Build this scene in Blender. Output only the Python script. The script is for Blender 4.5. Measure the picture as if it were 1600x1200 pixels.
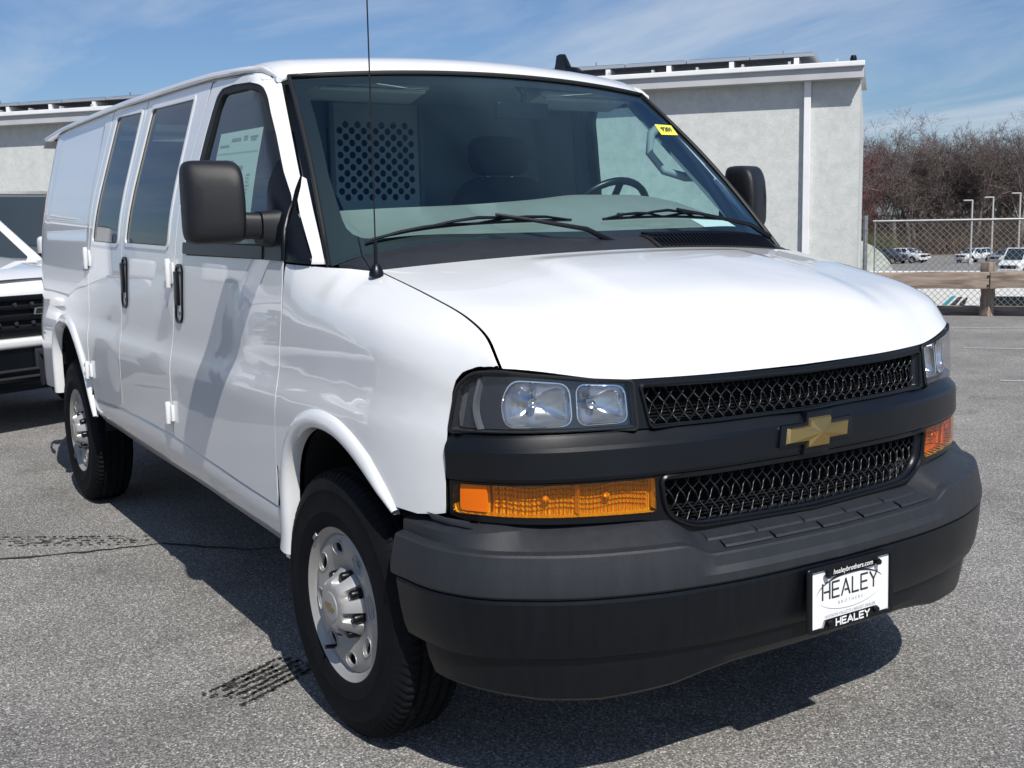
import bpy, bmesh, math, random
import numpy as np
from mathutils import Matrix, Vector
from mathutils.geometry import delaunay_2d_cdt
random.seed(7); rng = np.random.default_rng(7)
for o in list(bpy.data.objects): bpy.data.objects.remove(o)
SC = bpy.context.scene
COL = SC.collection
R = math.radians

# ------------------------------------------------------------------ camera
CAM = np.array([2.86430212, -2.22200045, 1.44892153])
def cam_axes(yaw=R(147.4121), pitch=R(-8.28681), roll=R(-1.25037)):
    cy, sy, cp, sp = math.cos(yaw), math.sin(yaw), math.cos(pitch), math.sin(pitch)
    f = np.array([cy*cp, sy*cp, sp]); r = np.array([sy, -cy, 0.]); u = np.cross(r, f)
    c, s = math.cos(roll), math.sin(roll)
    return c*r+s*u, -s*r+c*u, f
cr, cu, cf = cam_axes()
cd = bpy.data.cameras.new('camera'); co = bpy.data.objects.new('camera', cd); COL.objects.link(co)
co.matrix_world = Matrix(((cr[0], cu[0], -cf[0], CAM[0]), (cr[1], cu[1], -cf[1], CAM[1]), (cr[2], cu[2], -cf[2], CAM[2]), (0, 0, 0, 1)))
cd.sensor_width = 36; cd.lens = 36*1759.5/1600; cd.clip_start = .05; cd.clip_end = 3000
SC.camera = co

# ------------------------------------------------------------------ sky, sun, exposure
SUN = Vector((.81, -.19, 1.0)).normalized()
w = bpy.data.worlds.new('World'); SC.world = w; w.use_nodes = True
nt = w.node_tree; nt.nodes.clear()
def nn(t, ty, **kw):
    n = t.nodes.new(ty)
    for k, v in kw.items(): setattr(n, k, v)
    return n
sky = nn(nt, 'ShaderNodeTexSky', sky_type='NISHITA', sun_disc=False)
sky.sun_elevation = math.asin(SUN.z); sky.sun_rotation = math.atan2(SUN.x, SUN.y)
sky.air_density = 1.0; sky.dust_density = .7; sky.ozone_density = 2.4
tc = nn(nt, 'ShaderNodeTexCoord'); sep = nn(nt, 'ShaderNodeSeparateXYZ'); nt.links.new(tc.outputs['Generated'], sep.inputs[0])
zc = nn(nt, 'ShaderNodeMath', operation='MAXIMUM'); nt.links.new(sep.outputs[2], zc.inputs[0]); zc.inputs[1].default_value = 0
za = nn(nt, 'ShaderNodeMath', operation='ADD'); nt.links.new(zc.outputs[0], za.inputs[0]); za.inputs[1].default_value = .10
dv = []
for i in (0, 1):
    d = nn(nt, 'ShaderNodeMath', operation='DIVIDE'); nt.links.new(sep.outputs[i], d.inputs[0]); nt.links.new(za.outputs[0], d.inputs[1]); dv.append(d)
cmb = nn(nt, 'ShaderNodeCombineXYZ'); nt.links.new(dv[0].outputs[0], cmb.inputs[0]); nt.links.new(dv[1].outputs[0], cmb.inputs[1])
mp = nn(nt, 'ShaderNodeMapping'); mp.inputs['Rotation'].default_value = (0, 0, R(-35)); mp.inputs['Scale'].default_value = (.32, .9, 1); mp.inputs['Location'].default_value = (3.1, 1.7, 0)
nt.links.new(cmb.outputs[0], mp.inputs[0])
nz = nn(nt, 'ShaderNodeTexNoise'); nz.inputs['Scale'].default_value = 1.0; nz.inputs['Detail'].default_value = 9; nz.inputs['Roughness'].default_value = .58; nz.inputs['Distortion'].default_value = .6
nt.links.new(mp.outputs[0], nz.inputs[0])
rp = nn(nt, 'ShaderNodeValToRGB'); rp.color_ramp.elements[0].position = .42; rp.color_ramp.elements[1].position = .70
rp.color_ramp.elements[0].color = (0, 0, 0, 1); rp.color_ramp.elements[1].color = (.72, .72, .72, 1)
nt.links.new(nz.outputs[0], rp.inputs[0])
mx = nn(nt, 'ShaderNodeMix', data_type='RGBA'); nt.links.new(rp.outputs[0], mx.inputs['Factor'])
hs = nn(nt, 'ShaderNodeMix', data_type='RGBA', blend_type='MULTIPLY'); hs.inputs['Factor'].default_value = 1; nt.links.new(sky.outputs[0], hs.inputs['A']); hs.inputs['B'].default_value = (.77, .92, 1.15, 1)
nt.links.new(hs.outputs['Result'], mx.inputs['A']); mx.inputs['B'].default_value = (7.4, 8.2, 9.4, 1)
bg = nn(nt, 'ShaderNodeBackground'); bg.inputs[1].default_value = .076
wo = nn(nt, 'ShaderNodeOutputWorld'); nt.links.new(mx.outputs['Result'], bg.inputs[0]); nt.links.new(bg.outputs[0], wo.inputs[0])
sd = bpy.data.lights.new('sun', 'SUN'); sd.energy = 4.6; sd.angle = R(.53); sd.color = (1, .955, .88)
so = bpy.data.objects.new('sun', sd); COL.objects.link(so); so.rotation_euler = SUN.to_track_quat('Z', 'Y').to_euler(); so.location = (5, -5, 20)
vs = SC.view_settings; vs.view_transform = 'Standard'; vs.look = 'None'; vs.exposure = 0.12; vs.gamma = 1; vs.use_curve_mapping = False
SC.render.engine = 'CYCLES'
SC.cycles.max_bounces = 8; SC.cycles.transparent_max_bounces = 16; SC.cycles.caustics_reflective = False; SC.cycles.caustics_refractive = False

# ------------------------------------------------------------------ materials
MATS = {}
def _new(name):
    m = bpy.data.materials.new(name); m.use_nodes = True; t = m.node_tree
    MATS[name] = m
    return m, t, t.nodes['Principled BSDF']
def pm(name, col, rough=.5, metal=0., coat=0., crough=.03, bump=None, var=None, spec=.5, rvar=None, aniso=None, stretch=None):
    """procedural principled material: bump=(scale,strength), var=(scale,amount)"""
    m, t, b = _new(name)
    b.inputs['Base Color'].default_value = (*col, 1); b.inputs['Roughness'].default_value = rough; b.inputs['Metallic'].default_value = metal
    b.inputs['Coat Weight'].default_value = coat; b.inputs['Coat Roughness'].default_value = crough; b.inputs['Specular IOR Level'].default_value = spec
    c = nn(t, 'ShaderNodeTexCoord'); src = c.outputs['Object']
    if stretch:
        mp = nn(t, 'ShaderNodeMapping'); mp.inputs['Scale'].default_value = stretch; t.links.new(src, mp.inputs[0]); src = mp.outputs[0]
    if var:
        n = nn(t, 'ShaderNodeTexNoise'); n.inputs['Scale'].default_value = var[0]; n.inputs['Detail'].default_value = 6; t.links.new(src, n.inputs[0])
        mr = nn(t, 'ShaderNodeMapRange'); mr.inputs[1].default_value = .3; mr.inputs[2].default_value = .7; mr.inputs[3].default_value = 1-var[1]; mr.inputs[4].default_value = 1+var[1]; t.links.new(n.outputs[0], mr.inputs[0])
        mm = nn(t, 'ShaderNodeMix', data_type='RGBA', blend_type='MULTIPLY'); mm.inputs['Factor'].default_value = 1
        mm.inputs['A'].default_value = (*col, 1); t.links.new(mr.outputs[0], mm.inputs['B']); t.links.new(mm.outputs['Result'], b.inputs['Base Color'])
    if rvar:
        n = nn(t, 'ShaderNodeTexNoise'); n.inputs['Scale'].default_value = rvar[0]; n.inputs['Detail'].default_value = 5; t.links.new(src, n.inputs[0])
        mr = nn(t, 'ShaderNodeMapRange'); mr.inputs[1].default_value = .3; mr.inputs[2].default_value = .7; mr.inputs[3].default_value = max(0, rough-rvar[1]); mr.inputs[4].default_value = rough+rvar[1]; t.links.new(n.outputs[0], mr.inputs[0]); t.links.new(mr.outputs[0], b.inputs['Roughness'])
    if bump:
        n = nn(t, 'ShaderNodeTexNoise'); n.inputs['Scale'].default_value = bump[0]; n.inputs['Detail'].default_value = 3; t.links.new(src, n.inputs[0])
        bp = nn(t, 'ShaderNodeBump'); bp.inputs['Strength'].default_value = bump[1]; bp.inputs['Distance'].default_value = .002; t.links.new(n.outputs[0], bp.inputs['Height']); t.links.new(bp.outputs[0], b.inputs['Normal'])
    return m
def glass(name, tint, ior=1.5, rough=0., bump=None, spec=(1, 1, 1)):
    m, t, b = _new(name); t.nodes.remove(b)
    out = t.nodes['Material Output']
    tr = nn(t, 'ShaderNodeBsdfTransparent'); tr.inputs[0].default_value = (*tint, 1)
    gl = nn(t, 'ShaderNodeBsdfGlossy'); gl.inputs['Roughness'].default_value = rough; gl.inputs['Color'].default_value = (*spec, 1)
    fr = nn(t, 'ShaderNodeFresnel'); ge = nn(t, 'ShaderNodeNewGeometry'); mi_ = nn(t, 'ShaderNodeMapRange'); mi_.inputs[3].default_value = ior; mi_.inputs[4].default_value = 1/ior; t.links.new(ge.outputs['Backfacing'], mi_.inputs[0]); t.links.new(mi_.outputs[0], fr.inputs[0])
    mx = nn(t, 'ShaderNodeMixShader'); t.links.new(fr.outputs[0], mx.inputs[0]); t.links.new(tr.outputs[0], mx.inputs[1]); t.links.new(gl.outputs[0], mx.inputs[2]); t.links.new(mx.outputs[0], out.inputs[0])
    if bump:
        c = nn(t, 'ShaderNodeTexCoord'); n = nn(t, 'ShaderNodeTexNoise'); n.inputs['Scale'].default_value = bump[0]; t.links.new(c.outputs['Object'], n.inputs[0])
        bp = nn(t, 'ShaderNodeBump'); bp.inputs['Strength'].default_value = bump[1]; bp.inputs['Distance'].default_value = .01
        t.links.new(n.outputs[0], bp.inputs['Height']); t.links.new(bp.outputs[0], gl.inputs['Normal']); t.links.new(bp.outputs[0], fr.inputs['Normal'])
    return m
pm('white_paint', (.72, .732, .745), .30, coat=1, crough=.01, var=(2.5, .015))
pm('silver_paint', (.42, .44, .46), .35, metal=.5, coat=1)
pm('grey_paint', (.17, .18, .195), .35, metal=.4, coat=1)
pm('dark_paint', (.03, .035, .045), .35, coat=1)
pm('navy_paint', (.02, .03, .06), .35, coat=1)
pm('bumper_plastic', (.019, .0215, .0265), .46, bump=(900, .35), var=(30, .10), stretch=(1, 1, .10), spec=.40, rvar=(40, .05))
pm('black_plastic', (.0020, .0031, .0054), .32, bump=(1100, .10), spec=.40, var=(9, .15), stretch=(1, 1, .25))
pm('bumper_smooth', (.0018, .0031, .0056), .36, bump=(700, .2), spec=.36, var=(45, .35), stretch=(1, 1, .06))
pm('mirror_plastic', (.0075, .0082, .0105), .46, bump=(900, .3), spec=.45)
pm('rubber_seal', (.0025, .003, .004), .6)
pm('tyre_rubber', (.0040, .0048, .0066), .80, bump=(260, .35), var=(12, .3), spec=.16)
pm('wheel_steel', (.36, .352, .34), .48, metal=.35, var=(16, .06), bump=(500, .06))
pm('hub_grey', (.40, .40, .40), .40, metal=.45)
pm('chrome', (.80, .80, .82), .08, metal=1)
pm('reflector', (.60, .62, .66), .16, metal=.9, bump=(70, .5), stretch=(.05, 1, .05))
pm('lamp_bezel', (.16, .165, .18), .35, metal=.4, bump=(420, .3), stretch=(.02, .02, 1))
pm('lamp_dark', (.045, .05, .06), .25, metal=.3)
pm('gold', (.50, .34, .13), .34, metal=1, bump=(300, .15), stretch=(.05, 1, 1))
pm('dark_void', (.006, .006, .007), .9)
pm('underbody', (.004, .004, .005), .8, var=(5, .4))
pm('dash_vinyl', (.235, .228, .205), .6, bump=(500, .4), var=(6, .06))
pm('trim_grey', (.30, .32, .33), .65)
pm('headliner', (.55, .55, .53), .9, bump=(300, .3))
pm('seat_fabric', (.025, .026, .03), .85, bump=(300, .4))
pm('partition_steel', (.62, .66, .66), .5, bump=(120, .2), var=(6, .06))
pm('partition_shaded', (.27, .31, .32), .6, bump=(120, .2))  # darker copy of the partition steel, shade put into the colour
pm('paper', (.78, .80, .74), .7)
pm('ink', (.03, .03, .03), .6)
pm('ink_grey', (.36, .36, .37), .6)
pm('garnish', (.13, .145, .16), .6)
pm('sticker_yellow', (.85, .80, .08), .5)
pm('plate_white', (.82, .83, .84), .4)
pm('white_print', (.85, .85, .85), .4)
pm('red_lens', (.25, .004, .008), .15, coat=1)
pm('steel_galv', (.30, .31, .32), .5, metal=.7, var=(20, .15))
pm('gutter_white', (.78, .79, .80), .45, var=(3, .05))
pm('fascia_metal', (.46, .47, .48), .5, var=(2, .08))
pm('roof_metal', (.55, .56, .57), .4, metal=.3)
pm('solar_cell', (.01, .013, .03), .1, coat=1)
pm('alu', (.62, .63, .65), .35, metal=.8)
pm('pole_grey', (.45, .45, .44), .6)
pm('tarp', (.40, .44, .39), .7, bump=(9, .5), var=(4, .15))
pm('teal', (.02, .42, .50), .4)
pm('dark_window', (.02, .03, .035), .08, coat=1)
pm('rv_white', (.80, .80, .79), .4, var=(1.5, .04))
pm('line_paint', (.36, .36, .35), .7, var=(30, .35))
pm('rubber_mark', (.035, .033, .032), .8, var=(60, .5))
pm('tar', (.02, .02, .021), .6)
pm('fabric_black', (.01, .01, .011), .8)
glass('windshield_glass', (.72, .90, .92), 1.60, bump=(2.2, .012), spec=(.55, .82, 1.0))
glass('door_glass', (.66, .82, .78), 1.58, bump=(2.2, .015))
glass('privacy_glass', (.12, .18, .20), 1.48, bump=(2.0, .02))
glass('lens_clear', (.93, .95, .97), 1.45)
glass('lens_amber', (1.0, .66, .08), 1.45, bump=(90, .05))

def mat_amber_back():
    m, t, b = _new('amber_back')
    b.inputs['Base Color'].default_value = (.95, .92, .88, 1); b.inputs['Metallic'].default_value = .30; b.inputs['Roughness'].default_value = .3
    c = nn(t, 'ShaderNodeTexCoord'); wv = nn(t, 'ShaderNodeTexWave', bands_direction='Y'); wv.inputs['Scale'].default_value = 28; wv.inputs['Distortion'].default_value = 1.5; wv.inputs['Detail'].default_value = 2
    t.links.new(c.outputs['Object'], wv.inputs[0])
    bp = nn(t, 'ShaderNodeBump'); bp.inputs['Strength'].default_value = .9; bp.inputs['Distance'].default_value = .01; t.links.new(wv.outputs['Fac'], bp.inputs['Height']); t.links.new(bp.outputs[0], b.inputs['Normal'])
mat_amber_back()
def mat_asphalt():
    m, t, b = _new('asphalt'); b.inputs['Roughness'].default_value = .85; b.inputs['Specular IOR Level'].default_value = .35
    c = nn(t, 'ShaderNodeTexCoord'); P = c.outputs['Object']
    def noise(s, d=4, r=.6):
        n = nn(t, 'ShaderNodeTexNoise'); n.inputs['Scale'].default_value = s; n.inputs['Detail'].default_value = d; n.inputs['Roughness'].default_value = r; t.links.new(P, n.inputs[0]); return n.outputs[0]
    v = nn(t, 'ShaderNodeTexVoronoi'); v.inputs['Scale'].default_value = 210; t.links.new(P, v.inputs[0])
    vs_ = nn(t, 'ShaderNodeSeparateColor'); t.links.new(v.outputs['Color'], vs_.inputs[0])
    r1 = nn(t, 'ShaderNodeValToRGB'); e = r1.color_ramp.elements
    e[0].position = 0; e[0].color = (.085, .082, .078, 1); e[1].position = .55; e[1].color = (.20, .194, .184, 1)
    for p_, c_ in ((.80, (.26, .252, .24, 1)), (.94, (.40, .388, .37, 1)), (1.0, (.58, .565, .54, 1))):
        x = r1.color_ramp.elements.new(p_); x.color = c_
    t.links.new(vs_.outputs[0], r1.inputs[0])
    n2 = noise(80, 5, .75)
    r2 = nn(t, 'ShaderNodeMapRange'); r2.inputs[1].default_value = .3; r2.inputs[2].default_value = .7; r2.inputs[3].default_value = .55; r2.inputs[4].default_value = 1.45; t.links.new(n2, r2.inputs[0])
    n3 = noise(.8, 9, .68)
    r3 = nn(t, 'ShaderNodeMapRange'); r3.inputs[1].default_value = .3; r3.inputs[2].default_value = .7; r3.inputs[3].default_value = .68; r3.inputs[4].default_value = 1.26; t.links.new(n3, r3.inputs[0])
    n4 = noise(2.6, 9, .7); r4 = nn(t, 'ShaderNodeMapRange', interpolation_type='SMOOTHSTEP'); r4.inputs[1].default_value = .54; r4.inputs[2].default_value = .72; r4.inputs[3].default_value = 1.03; r4.inputs[4].default_value = .70; t.links.new(n4, r4.inputs[0])
    m0 = nn(t, 'ShaderNodeMath', operation='MULTIPLY'); t.links.new(r3.outputs[0], m0.inputs[0]); t.links.new(r4.outputs[0], m0.inputs[1])
    mu = nn(t, 'ShaderNodeMath', operation='MULTIPLY'); t.links.new(r2.outputs[0], mu.inputs[0]); t.links.new(m0.outputs[0], mu.inputs[1])
    mm = nn(t, 'ShaderNodeMix', data_type='RGBA', blend_type='MULTIPLY'); mm.inputs['Factor'].default_value = 1
    t.links.new(r1.outputs[0], mm.inputs['A']); t.links.new(mu.outputs[0], mm.inputs['B']); t.links.new(mm.outputs['Result'], b.inputs['Base Color'])
    bp = nn(t, 'ShaderNodeBump'); bp.inputs['Strength'].default_value = .5; bp.inputs['Distance'].default_value = .004
    ad = nn(t, 'ShaderNodeMath', operation='ADD'); t.links.new(v.outputs['Distance'], ad.inputs[0]); t.links.new(n2, ad.inputs[1]); t.links.new(ad.outputs[0], bp.inputs['Height']); t.links.new(bp.outputs[0], b.inputs['Normal'])
mat_asphalt()
def mat_stucco():
    m, t, b = _new('stucco'); b.inputs['Roughness'].default_value = .92
    c = nn(t, 'ShaderNodeTexCoord'); P = c.outputs['Object']
    n = nn(t, 'ShaderNodeTexNoise'); n.inputs['Scale'].default_value = 5.5; n.inputs['Detail'].default_value = 10; n.inputs['Roughness'].default_value = .78; n.inputs['Distortion'].default_value = .1; t.links.new(P, n.inputs[0])
    r = nn(t, 'ShaderNodeValToRGB'); r.color_ramp.elements[0].position = .32; r.color_ramp.elements[0].color = (.47, .495, .485, 1); r.color_ramp.elements[1].position = .68; r.color_ramp.elements[1].color = (.64, .655, .635, 1); t.links.new(n.outputs[0], r.inputs[0]); t.links.new(r.outputs[0], b.inputs['Base Color'])
    n2 = nn(t, 'ShaderNodeTexNoise'); n2.inputs['Scale'].default_value = 70; n2.inputs['Detail'].default_value = 4; t.links.new(P, n2.inputs[0])
    bp = nn(t, 'ShaderNodeBump'); bp.inputs['Strength'].default_value = .6; bp.inputs['Distance'].default_value = .01; t.links.new(n2.outputs[0], bp.inputs['Height']); t.links.new(bp.outputs[0], b.inputs['Normal'])
mat_stucco()
def mat_wood():
    m, t, b = _new('weathered_timber'); b.inputs['Roughness'].default_value = .85
    c = nn(t, 'ShaderNodeTexCoord'); mp = nn(t, 'ShaderNodeMapping'); mp.inputs['Scale'].default_value = (.8, 9, 9); t.links.new(c.outputs['Object'], mp.inputs[0])
    n = nn(t, 'ShaderNodeTexNoise'); n.inputs['Scale'].default_value = 2.2; n.inputs['Detail'].default_value = 7; n.inputs['Distortion'].default_value = 1.2; t.links.new(mp.outputs[0], n.inputs[0])
    r = nn(t, 'ShaderNodeValToRGB'); r.color_ramp.elements[0].position = .3; r.color_ramp.elements[0].color = (.13, .095, .075, 1); r.color_ramp.elements[1].position = .7; r.color_ramp.elements[1].color = (.40, .32, .26, 1); t.links.new(n.outputs[0], r.inputs[0]); t.links.new(r.outputs[0], b.inputs['Base Color'])
    bp = nn(t, 'ShaderNodeBump'); bp.inputs['Strength'].default_value = .5; bp.inputs['Distance'].default_value = .01; t.links.new(n.outputs[0], bp.inputs['Height']); t.links.new(bp.outputs[0], b.inputs['Normal'])
mat_wood()
pm('bark', (.15, .122, .108), .9, var=(8, .4))
pm('bark_pale', (.30, .265, .24), .9, var=(8, .3))
pm('twig_brown', (.135, .107, .100), .9, var=(.3, .3))
pm('twig_red', (.20, .095, .098), .9, var=(.3, .3))
pm('brush_brown', (.12, .085, .06), .95, var=(.4, .4))
pm('brush_olive', (.10, .10, .045), .95, var=(.4, .4))

# ------------------------------------------------------------------ mesh helpers
def tag(o, label=None, cat=None, group=None, kind=None):
    if label: o['label'] = label
    if cat: o['category'] = cat
    if group: o['group'] = group
    if kind: o['kind'] = kind
    return o
def link(name, me, parent=None):
    o = bpy.data.objects.new(name, me); COL.objects.link(o)
    if parent is not None: o.parent = parent
    return o
def empty(name, loc=(0, 0, 0), rz=0):
    o = link(name, None); o.location = loc; o.rotation_euler = (0, 0, rz); o.empty_display_size = .2
    return o
def copy_tree(o, parent=None):
    c = o.copy(); COL.objects.link(c); c.parent = parent
    for ch in list(o.children): copy_tree(ch, c)
    return c
def mirror(o, parent):
    c = copy_tree(o, parent); c.scale = (1, -1, 1); return c
class MB:
    def __init__(s): s.v = []; s.f = []
    def add(s, v, f):
        b = len(s.v); s.v += [tuple(map(float, p)) for p in v]; s.f += [tuple(b+i for i in q) for q in f]; return s
    def box(s, c, d, rot=None):
        pts = [Vector((x*d[0]/2, y*d[1]/2, z*d[2]/2)) for x in (-1, 1) for y in (-1, 1) for z in (-1, 1)]
        if rot is not None: pts = [rot @ p for p in pts]
        pts = [p+Vector(c) for p in pts]
        return s.add(pts, [(0, 1, 3, 2), (4, 6, 7, 5), (0, 4, 5, 1), (2, 3, 7, 6), (0, 2, 6, 4), (1, 5, 7, 3)])
    def tube(s, path, rad, n=8, cap=True, flat=None):
        path = [Vector(p) for p in path]; k = len(path)
        if not hasattr(rad, '__len__'): rad = [rad]*k
        rings = []; up = None
        for i in range(k):
            t = (path[min(i+1, k-1)]-path[max(i-1, 0)]).normalized()
            if up is None: up = t.orthogonal().normalized() if flat is None else Vector(flat)
            a = (up-t*up.dot(t)).normalized(); b = t.cross(a); up = a
            rings.append([path[i]+(a*math.cos(2*math.pi*j/n)+b*math.sin(2*math.pi*j/n))*rad[i] for j in range(n)])
        return s.loft(rings, cap)
    def loft(s, rings, cap=True, closed=True):
        n = len(rings[0]); v = [p for r in rings for p in r]; f = []
        for i in range(len(rings)-1):
            for j in range(n if closed else n-1):
                j2 = (j+1) % n; f.append((i*n+j, i*n+j2, (i+1)*n+j2, (i+1)*n+j))
        if cap and closed: f.append(tuple(range(n-1, -1, -1))); f.append(tuple((len(rings)-1)*n+j for j in range(n)))
        return s.add(v, f)
    def lathe(s, prof, n=48, cen=(0, 0, 0), axis='y', cap=False):
        """prof: list of (r, h) ; axis y or z"""
        rings = []
        for r, h in prof:
            rings.append([(cen[0]+r*math.cos(2*math.pi*j/n), cen[1]+h, cen[2]+r*math.sin(2*math.pi*j/n)) if axis == 'y' else
                          (cen[0]+r*math.cos(2*math.pi*j/n), cen[1]+r*math.sin(2*math.pi*j/n), cen[2]+h) for j in range(n)])
        return s.loft(rings, cap)
    def prism(s, poly, fn, d0, d1):
        """poly 2D; fn(u,v,d)->3D"""
        n = len(poly); a = [fn(u, v, d0) for u, v in poly]; b = [fn(u, v, d1) for u, v in poly]
        return s.add(a+b, [tuple(range(n-1, -1, -1)), tuple(range(n, 2*n))]+[(i, (i+1) % n, n+(i+1) % n, n+i) for i in range(n)])
    def build(s, name, mat, parent=None, smooth=35, bevel=0, seg=2, recalc=True):
        me = bpy.data.meshes.new(name); me.from_pydata(s.v, [], s.f)
        if bevel or recalc:
            bm = bmesh.new(); bm.from_mesh(me)
            if recalc: bmesh.ops.recalc_face_normals(bm, faces=bm.faces)
            if bevel: bmesh.ops.bevel(bm, geom=[e for e in bm.edges if e.is_manifold and e.calc_face_angle(0) > .5], offset=bevel, segments=seg, profile=.6, affect='EDGES', clamp_overlap=True)
            bm.to_mesh(me); bm.free()
        if smooth: me.shade_smooth(); me.set_sharp_from_angle(angle=R(smooth))
        me.materials.append(MATS[mat]); me.update()
        return link(name, me, parent)

def rnd(pts, r, n=5):
    """round the corners of a closed polygon; pts entries (u,v) or (u,v,r)"""
    out = []; k = len(pts)
    for i in range(k):
        p = np.array(pts[i][:2], float); q = np.array(pts[i-1][:2], float); s = np.array(pts[(i+1) % k][:2], float)
        rr = pts[i][2] if len(pts[i]) > 2 else r
        a = q-p; b = s-p; la, lb = np.linalg.norm(a), np.linalg.norm(b)
        if rr <= 0 or la < 1e-6 or lb < 1e-6: out.append(tuple(p)); continue
        d = min(rr, la*.45, lb*.45); A = p+a/la*d; B = p+b/lb*d
        for j in range(n+1):
            t = j/n; out.append(tuple((1-t)**2*A+2*t*(1-t)*p+t*t*B))
    return out
def resample(poly, step, scale=(1, 1)):
    out = []; k = len(poly); sc = np.array(scale)
    for i in range(k):
        a = np.array(poly[i][:2], float); b = np.array(poly[(i+1) % k][:2], float)
        L = np.linalg.norm((b-a)*sc)
        if L < 1e-5: continue
        m = max(1, int(math.ceil(L/step)))
        for j in range(m): out.append(tuple(a+(b-a)*j/m))
    return out
def inside(P, poly):
    poly = np.array(poly); x, y = P[:, 0], P[:, 1]; c = np.zeros(len(P), bool); n = len(poly)
    for i in range(n):
        x1, y1 = poly[i]; x2, y2 = poly[(i+1) % n]
        if y1 == y2: continue
        k = ((y1 > y) != (y2 > y)) & (x < (x2-x1)*(y-y1)/(y2-y1)+x1); c ^= k
    return c
def shrink(poly, d):
    """offset a closed polygon inwards by d"""
    P = np.array([q[:2] for q in poly], float); n = len(P)
    area = .5*sum(P[i-1][0]*P[i][1]-P[i][0]*P[i-1][1] for i in range(n)); sg = 1 if area > 0 else -1
    out = []
    for i in range(n):
        a = P[i]-P[i-1]; b = P[(i+1) % n]-P[i]
        na = np.array([-a[1], a[0]])/(np.linalg.norm(a)+1e-9); nb = np.array([-b[1], b[0]])/(np.linalg.norm(b)+1e-9)
        m = na+nb; L = np.linalg.norm(m); m = m/L if L > 1e-6 else na
        k = 1/max(.5, float(m@na)); out.append(tuple(P[i]+m*d*k*sg))
    return out
def panel(name, outline, surf, mat, parent, step=.03, holes=(), depth=.02, out=(0, -1, .1), gap=0., off=0., seal=None):
    """curved sheet: a 2D outline (with holes) draped on surf(u,v), with a returned edge; normals are those of the surface"""
    outline = [tuple(q[:2]) for q in outline]
    if gap: outline = shrink(outline, gap)
    loops = [resample(outline, step)]+[resample([tuple(q[:2]) for q in h], step) for h in holes]
    pts = []; edges = []
    for L in loops:
        b = len(pts); pts += L; edges += [(b+i, b+(i+1) % len(L)) for i in range(len(L))]
    B = np.array(pts); lo, hi = B.min(0), B.max(0)
    gx = np.arange(lo[0]+step*.5, hi[0], step); gy = np.arange(lo[1]+step*.5, hi[1], step)
    if len(gx) and len(gy):
        G = np.array([(x, y) for x in gx for y in gy]); ok = inside(G, loops[0])
        for h in loops[1:]: ok &= ~inside(G, h)
        G = G[ok]
        if len(G):
            d = np.min(((G[:, None, :]-B[None])**2).sum(2), 1) if len(G)*len(B) < 4e6 else np.full(len(G), 1.)
            G = G[d > (.5*step)**2]
            pts += [tuple(q) for q in G]
    r = delaunay_2d_cdt([Vector(q) for q in pts], edges, [], 0, 1e-7)
    V2 = np.array([tuple(q) for q in r[0]]); T = np.array([list(f) for f in r[2] if len(f) == 3])
    cen = V2[T].mean(1); ok = inside(cen, loops[0])
    for h in loops[1:]: ok &= ~inside(cen, h)
    T = T[ok]
    e = 2e-4
    def S(u, v): return np.stack(surf(u, v), -1)
    def SN(V):
        P = S(V[:, 0], V[:, 1]); du = S(V[:, 0]+e, V[:, 1])-S(V[:, 0]-e, V[:, 1]); dv_ = S(V[:, 0], V[:, 1]+e)-S(V[:, 0], V[:, 1]-e)
        N = np.cross(du, dv_); N /= np.linalg.norm(N, axis=1)[:, None]+1e-12
        return P, N
    P, N = SN(V2); o_ = np.array(out)
    sg = 1 if (N@o_).mean() > 0 else -1; N = N*sg; P = P+N*off
    a = P[T]; fn = np.cross(a[:, 1]-a[:, 0], a[:, 2]-a[:, 0]); flip = (fn*N[T[:, 0]]).sum(1) < 0
    T[flip] = T[flip][:, ::-1]
    verts = [tuple(q) for q in P]; norms = [tuple(q) for q in N]; faces = [tuple(int(i) for i in t) for t in T]
    nseal = []
    if depth:
        for L in loops:
            V = np.array(L); Pl, Nl = SN(V); Nl = Nl*sg; Pl = Pl+Nl*off; n = len(V)
            tg = np.roll(Pl, -1, 0)-np.roll(Pl, 1, 0); ow = np.cross(tg, Nl); ow /= np.linalg.norm(ow, axis=1)[:, None]+1e-12
            # outward sign: compare with 2D
            i0 = 0; q = V+0; tst = (V[1]-V[-1]); nrm = np.array([tst[1], -tst[0]]); nrm = nrm/np.linalg.norm(nrm)*step*.02
            Pt = S(np.array([V[0, 0]+nrm[0]]), np.array([V[0, 1]+nrm[1]]))[0]-S(V[:1, 0], V[:1, 1])[0]
            is_in = bool(inside(np.array([V[0]+nrm]), loops[0])[0]) and not any(inside(np.array([V[0]+nrm]), h)[0] for h in loops[1:])
            if (np.dot(Pt, ow[0]) > 0) == is_in: ow = -ow
            b = len(verts); mid = (Nl+.35*ow); mid /= np.linalg.norm(mid, axis=1)[:, None]+1e-12
            d1_ = .0028 if seal else depth
            verts += [tuple(q) for q in Pl]+[tuple(q) for q in Pl-Nl*d1_]; norms += [tuple(q) for q in mid]+[tuple(q) for q in ow]
            if seal: verts += [tuple(q) for q in Pl-Nl*depth]; norms += [tuple(q) for q in ow]
            for i in range(n):
                j = (i+1) % n; f = (b+i, b+j, b+n+j, b+n+i)
                fnv = np.cross(Pl[j]-Pl[i], -Nl[i]); faces.append(f if np.dot(fnv, ow[i]) > 0 else f[::-1])
                if seal: f = (b+n+i, b+n+j, b+2*n+j, b+2*n+i); nseal.append(len(faces)); faces.append(f if np.dot(fnv, ow[i]) > 0 else f[::-1])
    me = bpy.data.meshes.new(name); me.from_pydata(verts, [], faces); me.shade_smooth()
    me.normals_split_custom_set_from_vertices(norms)
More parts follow.
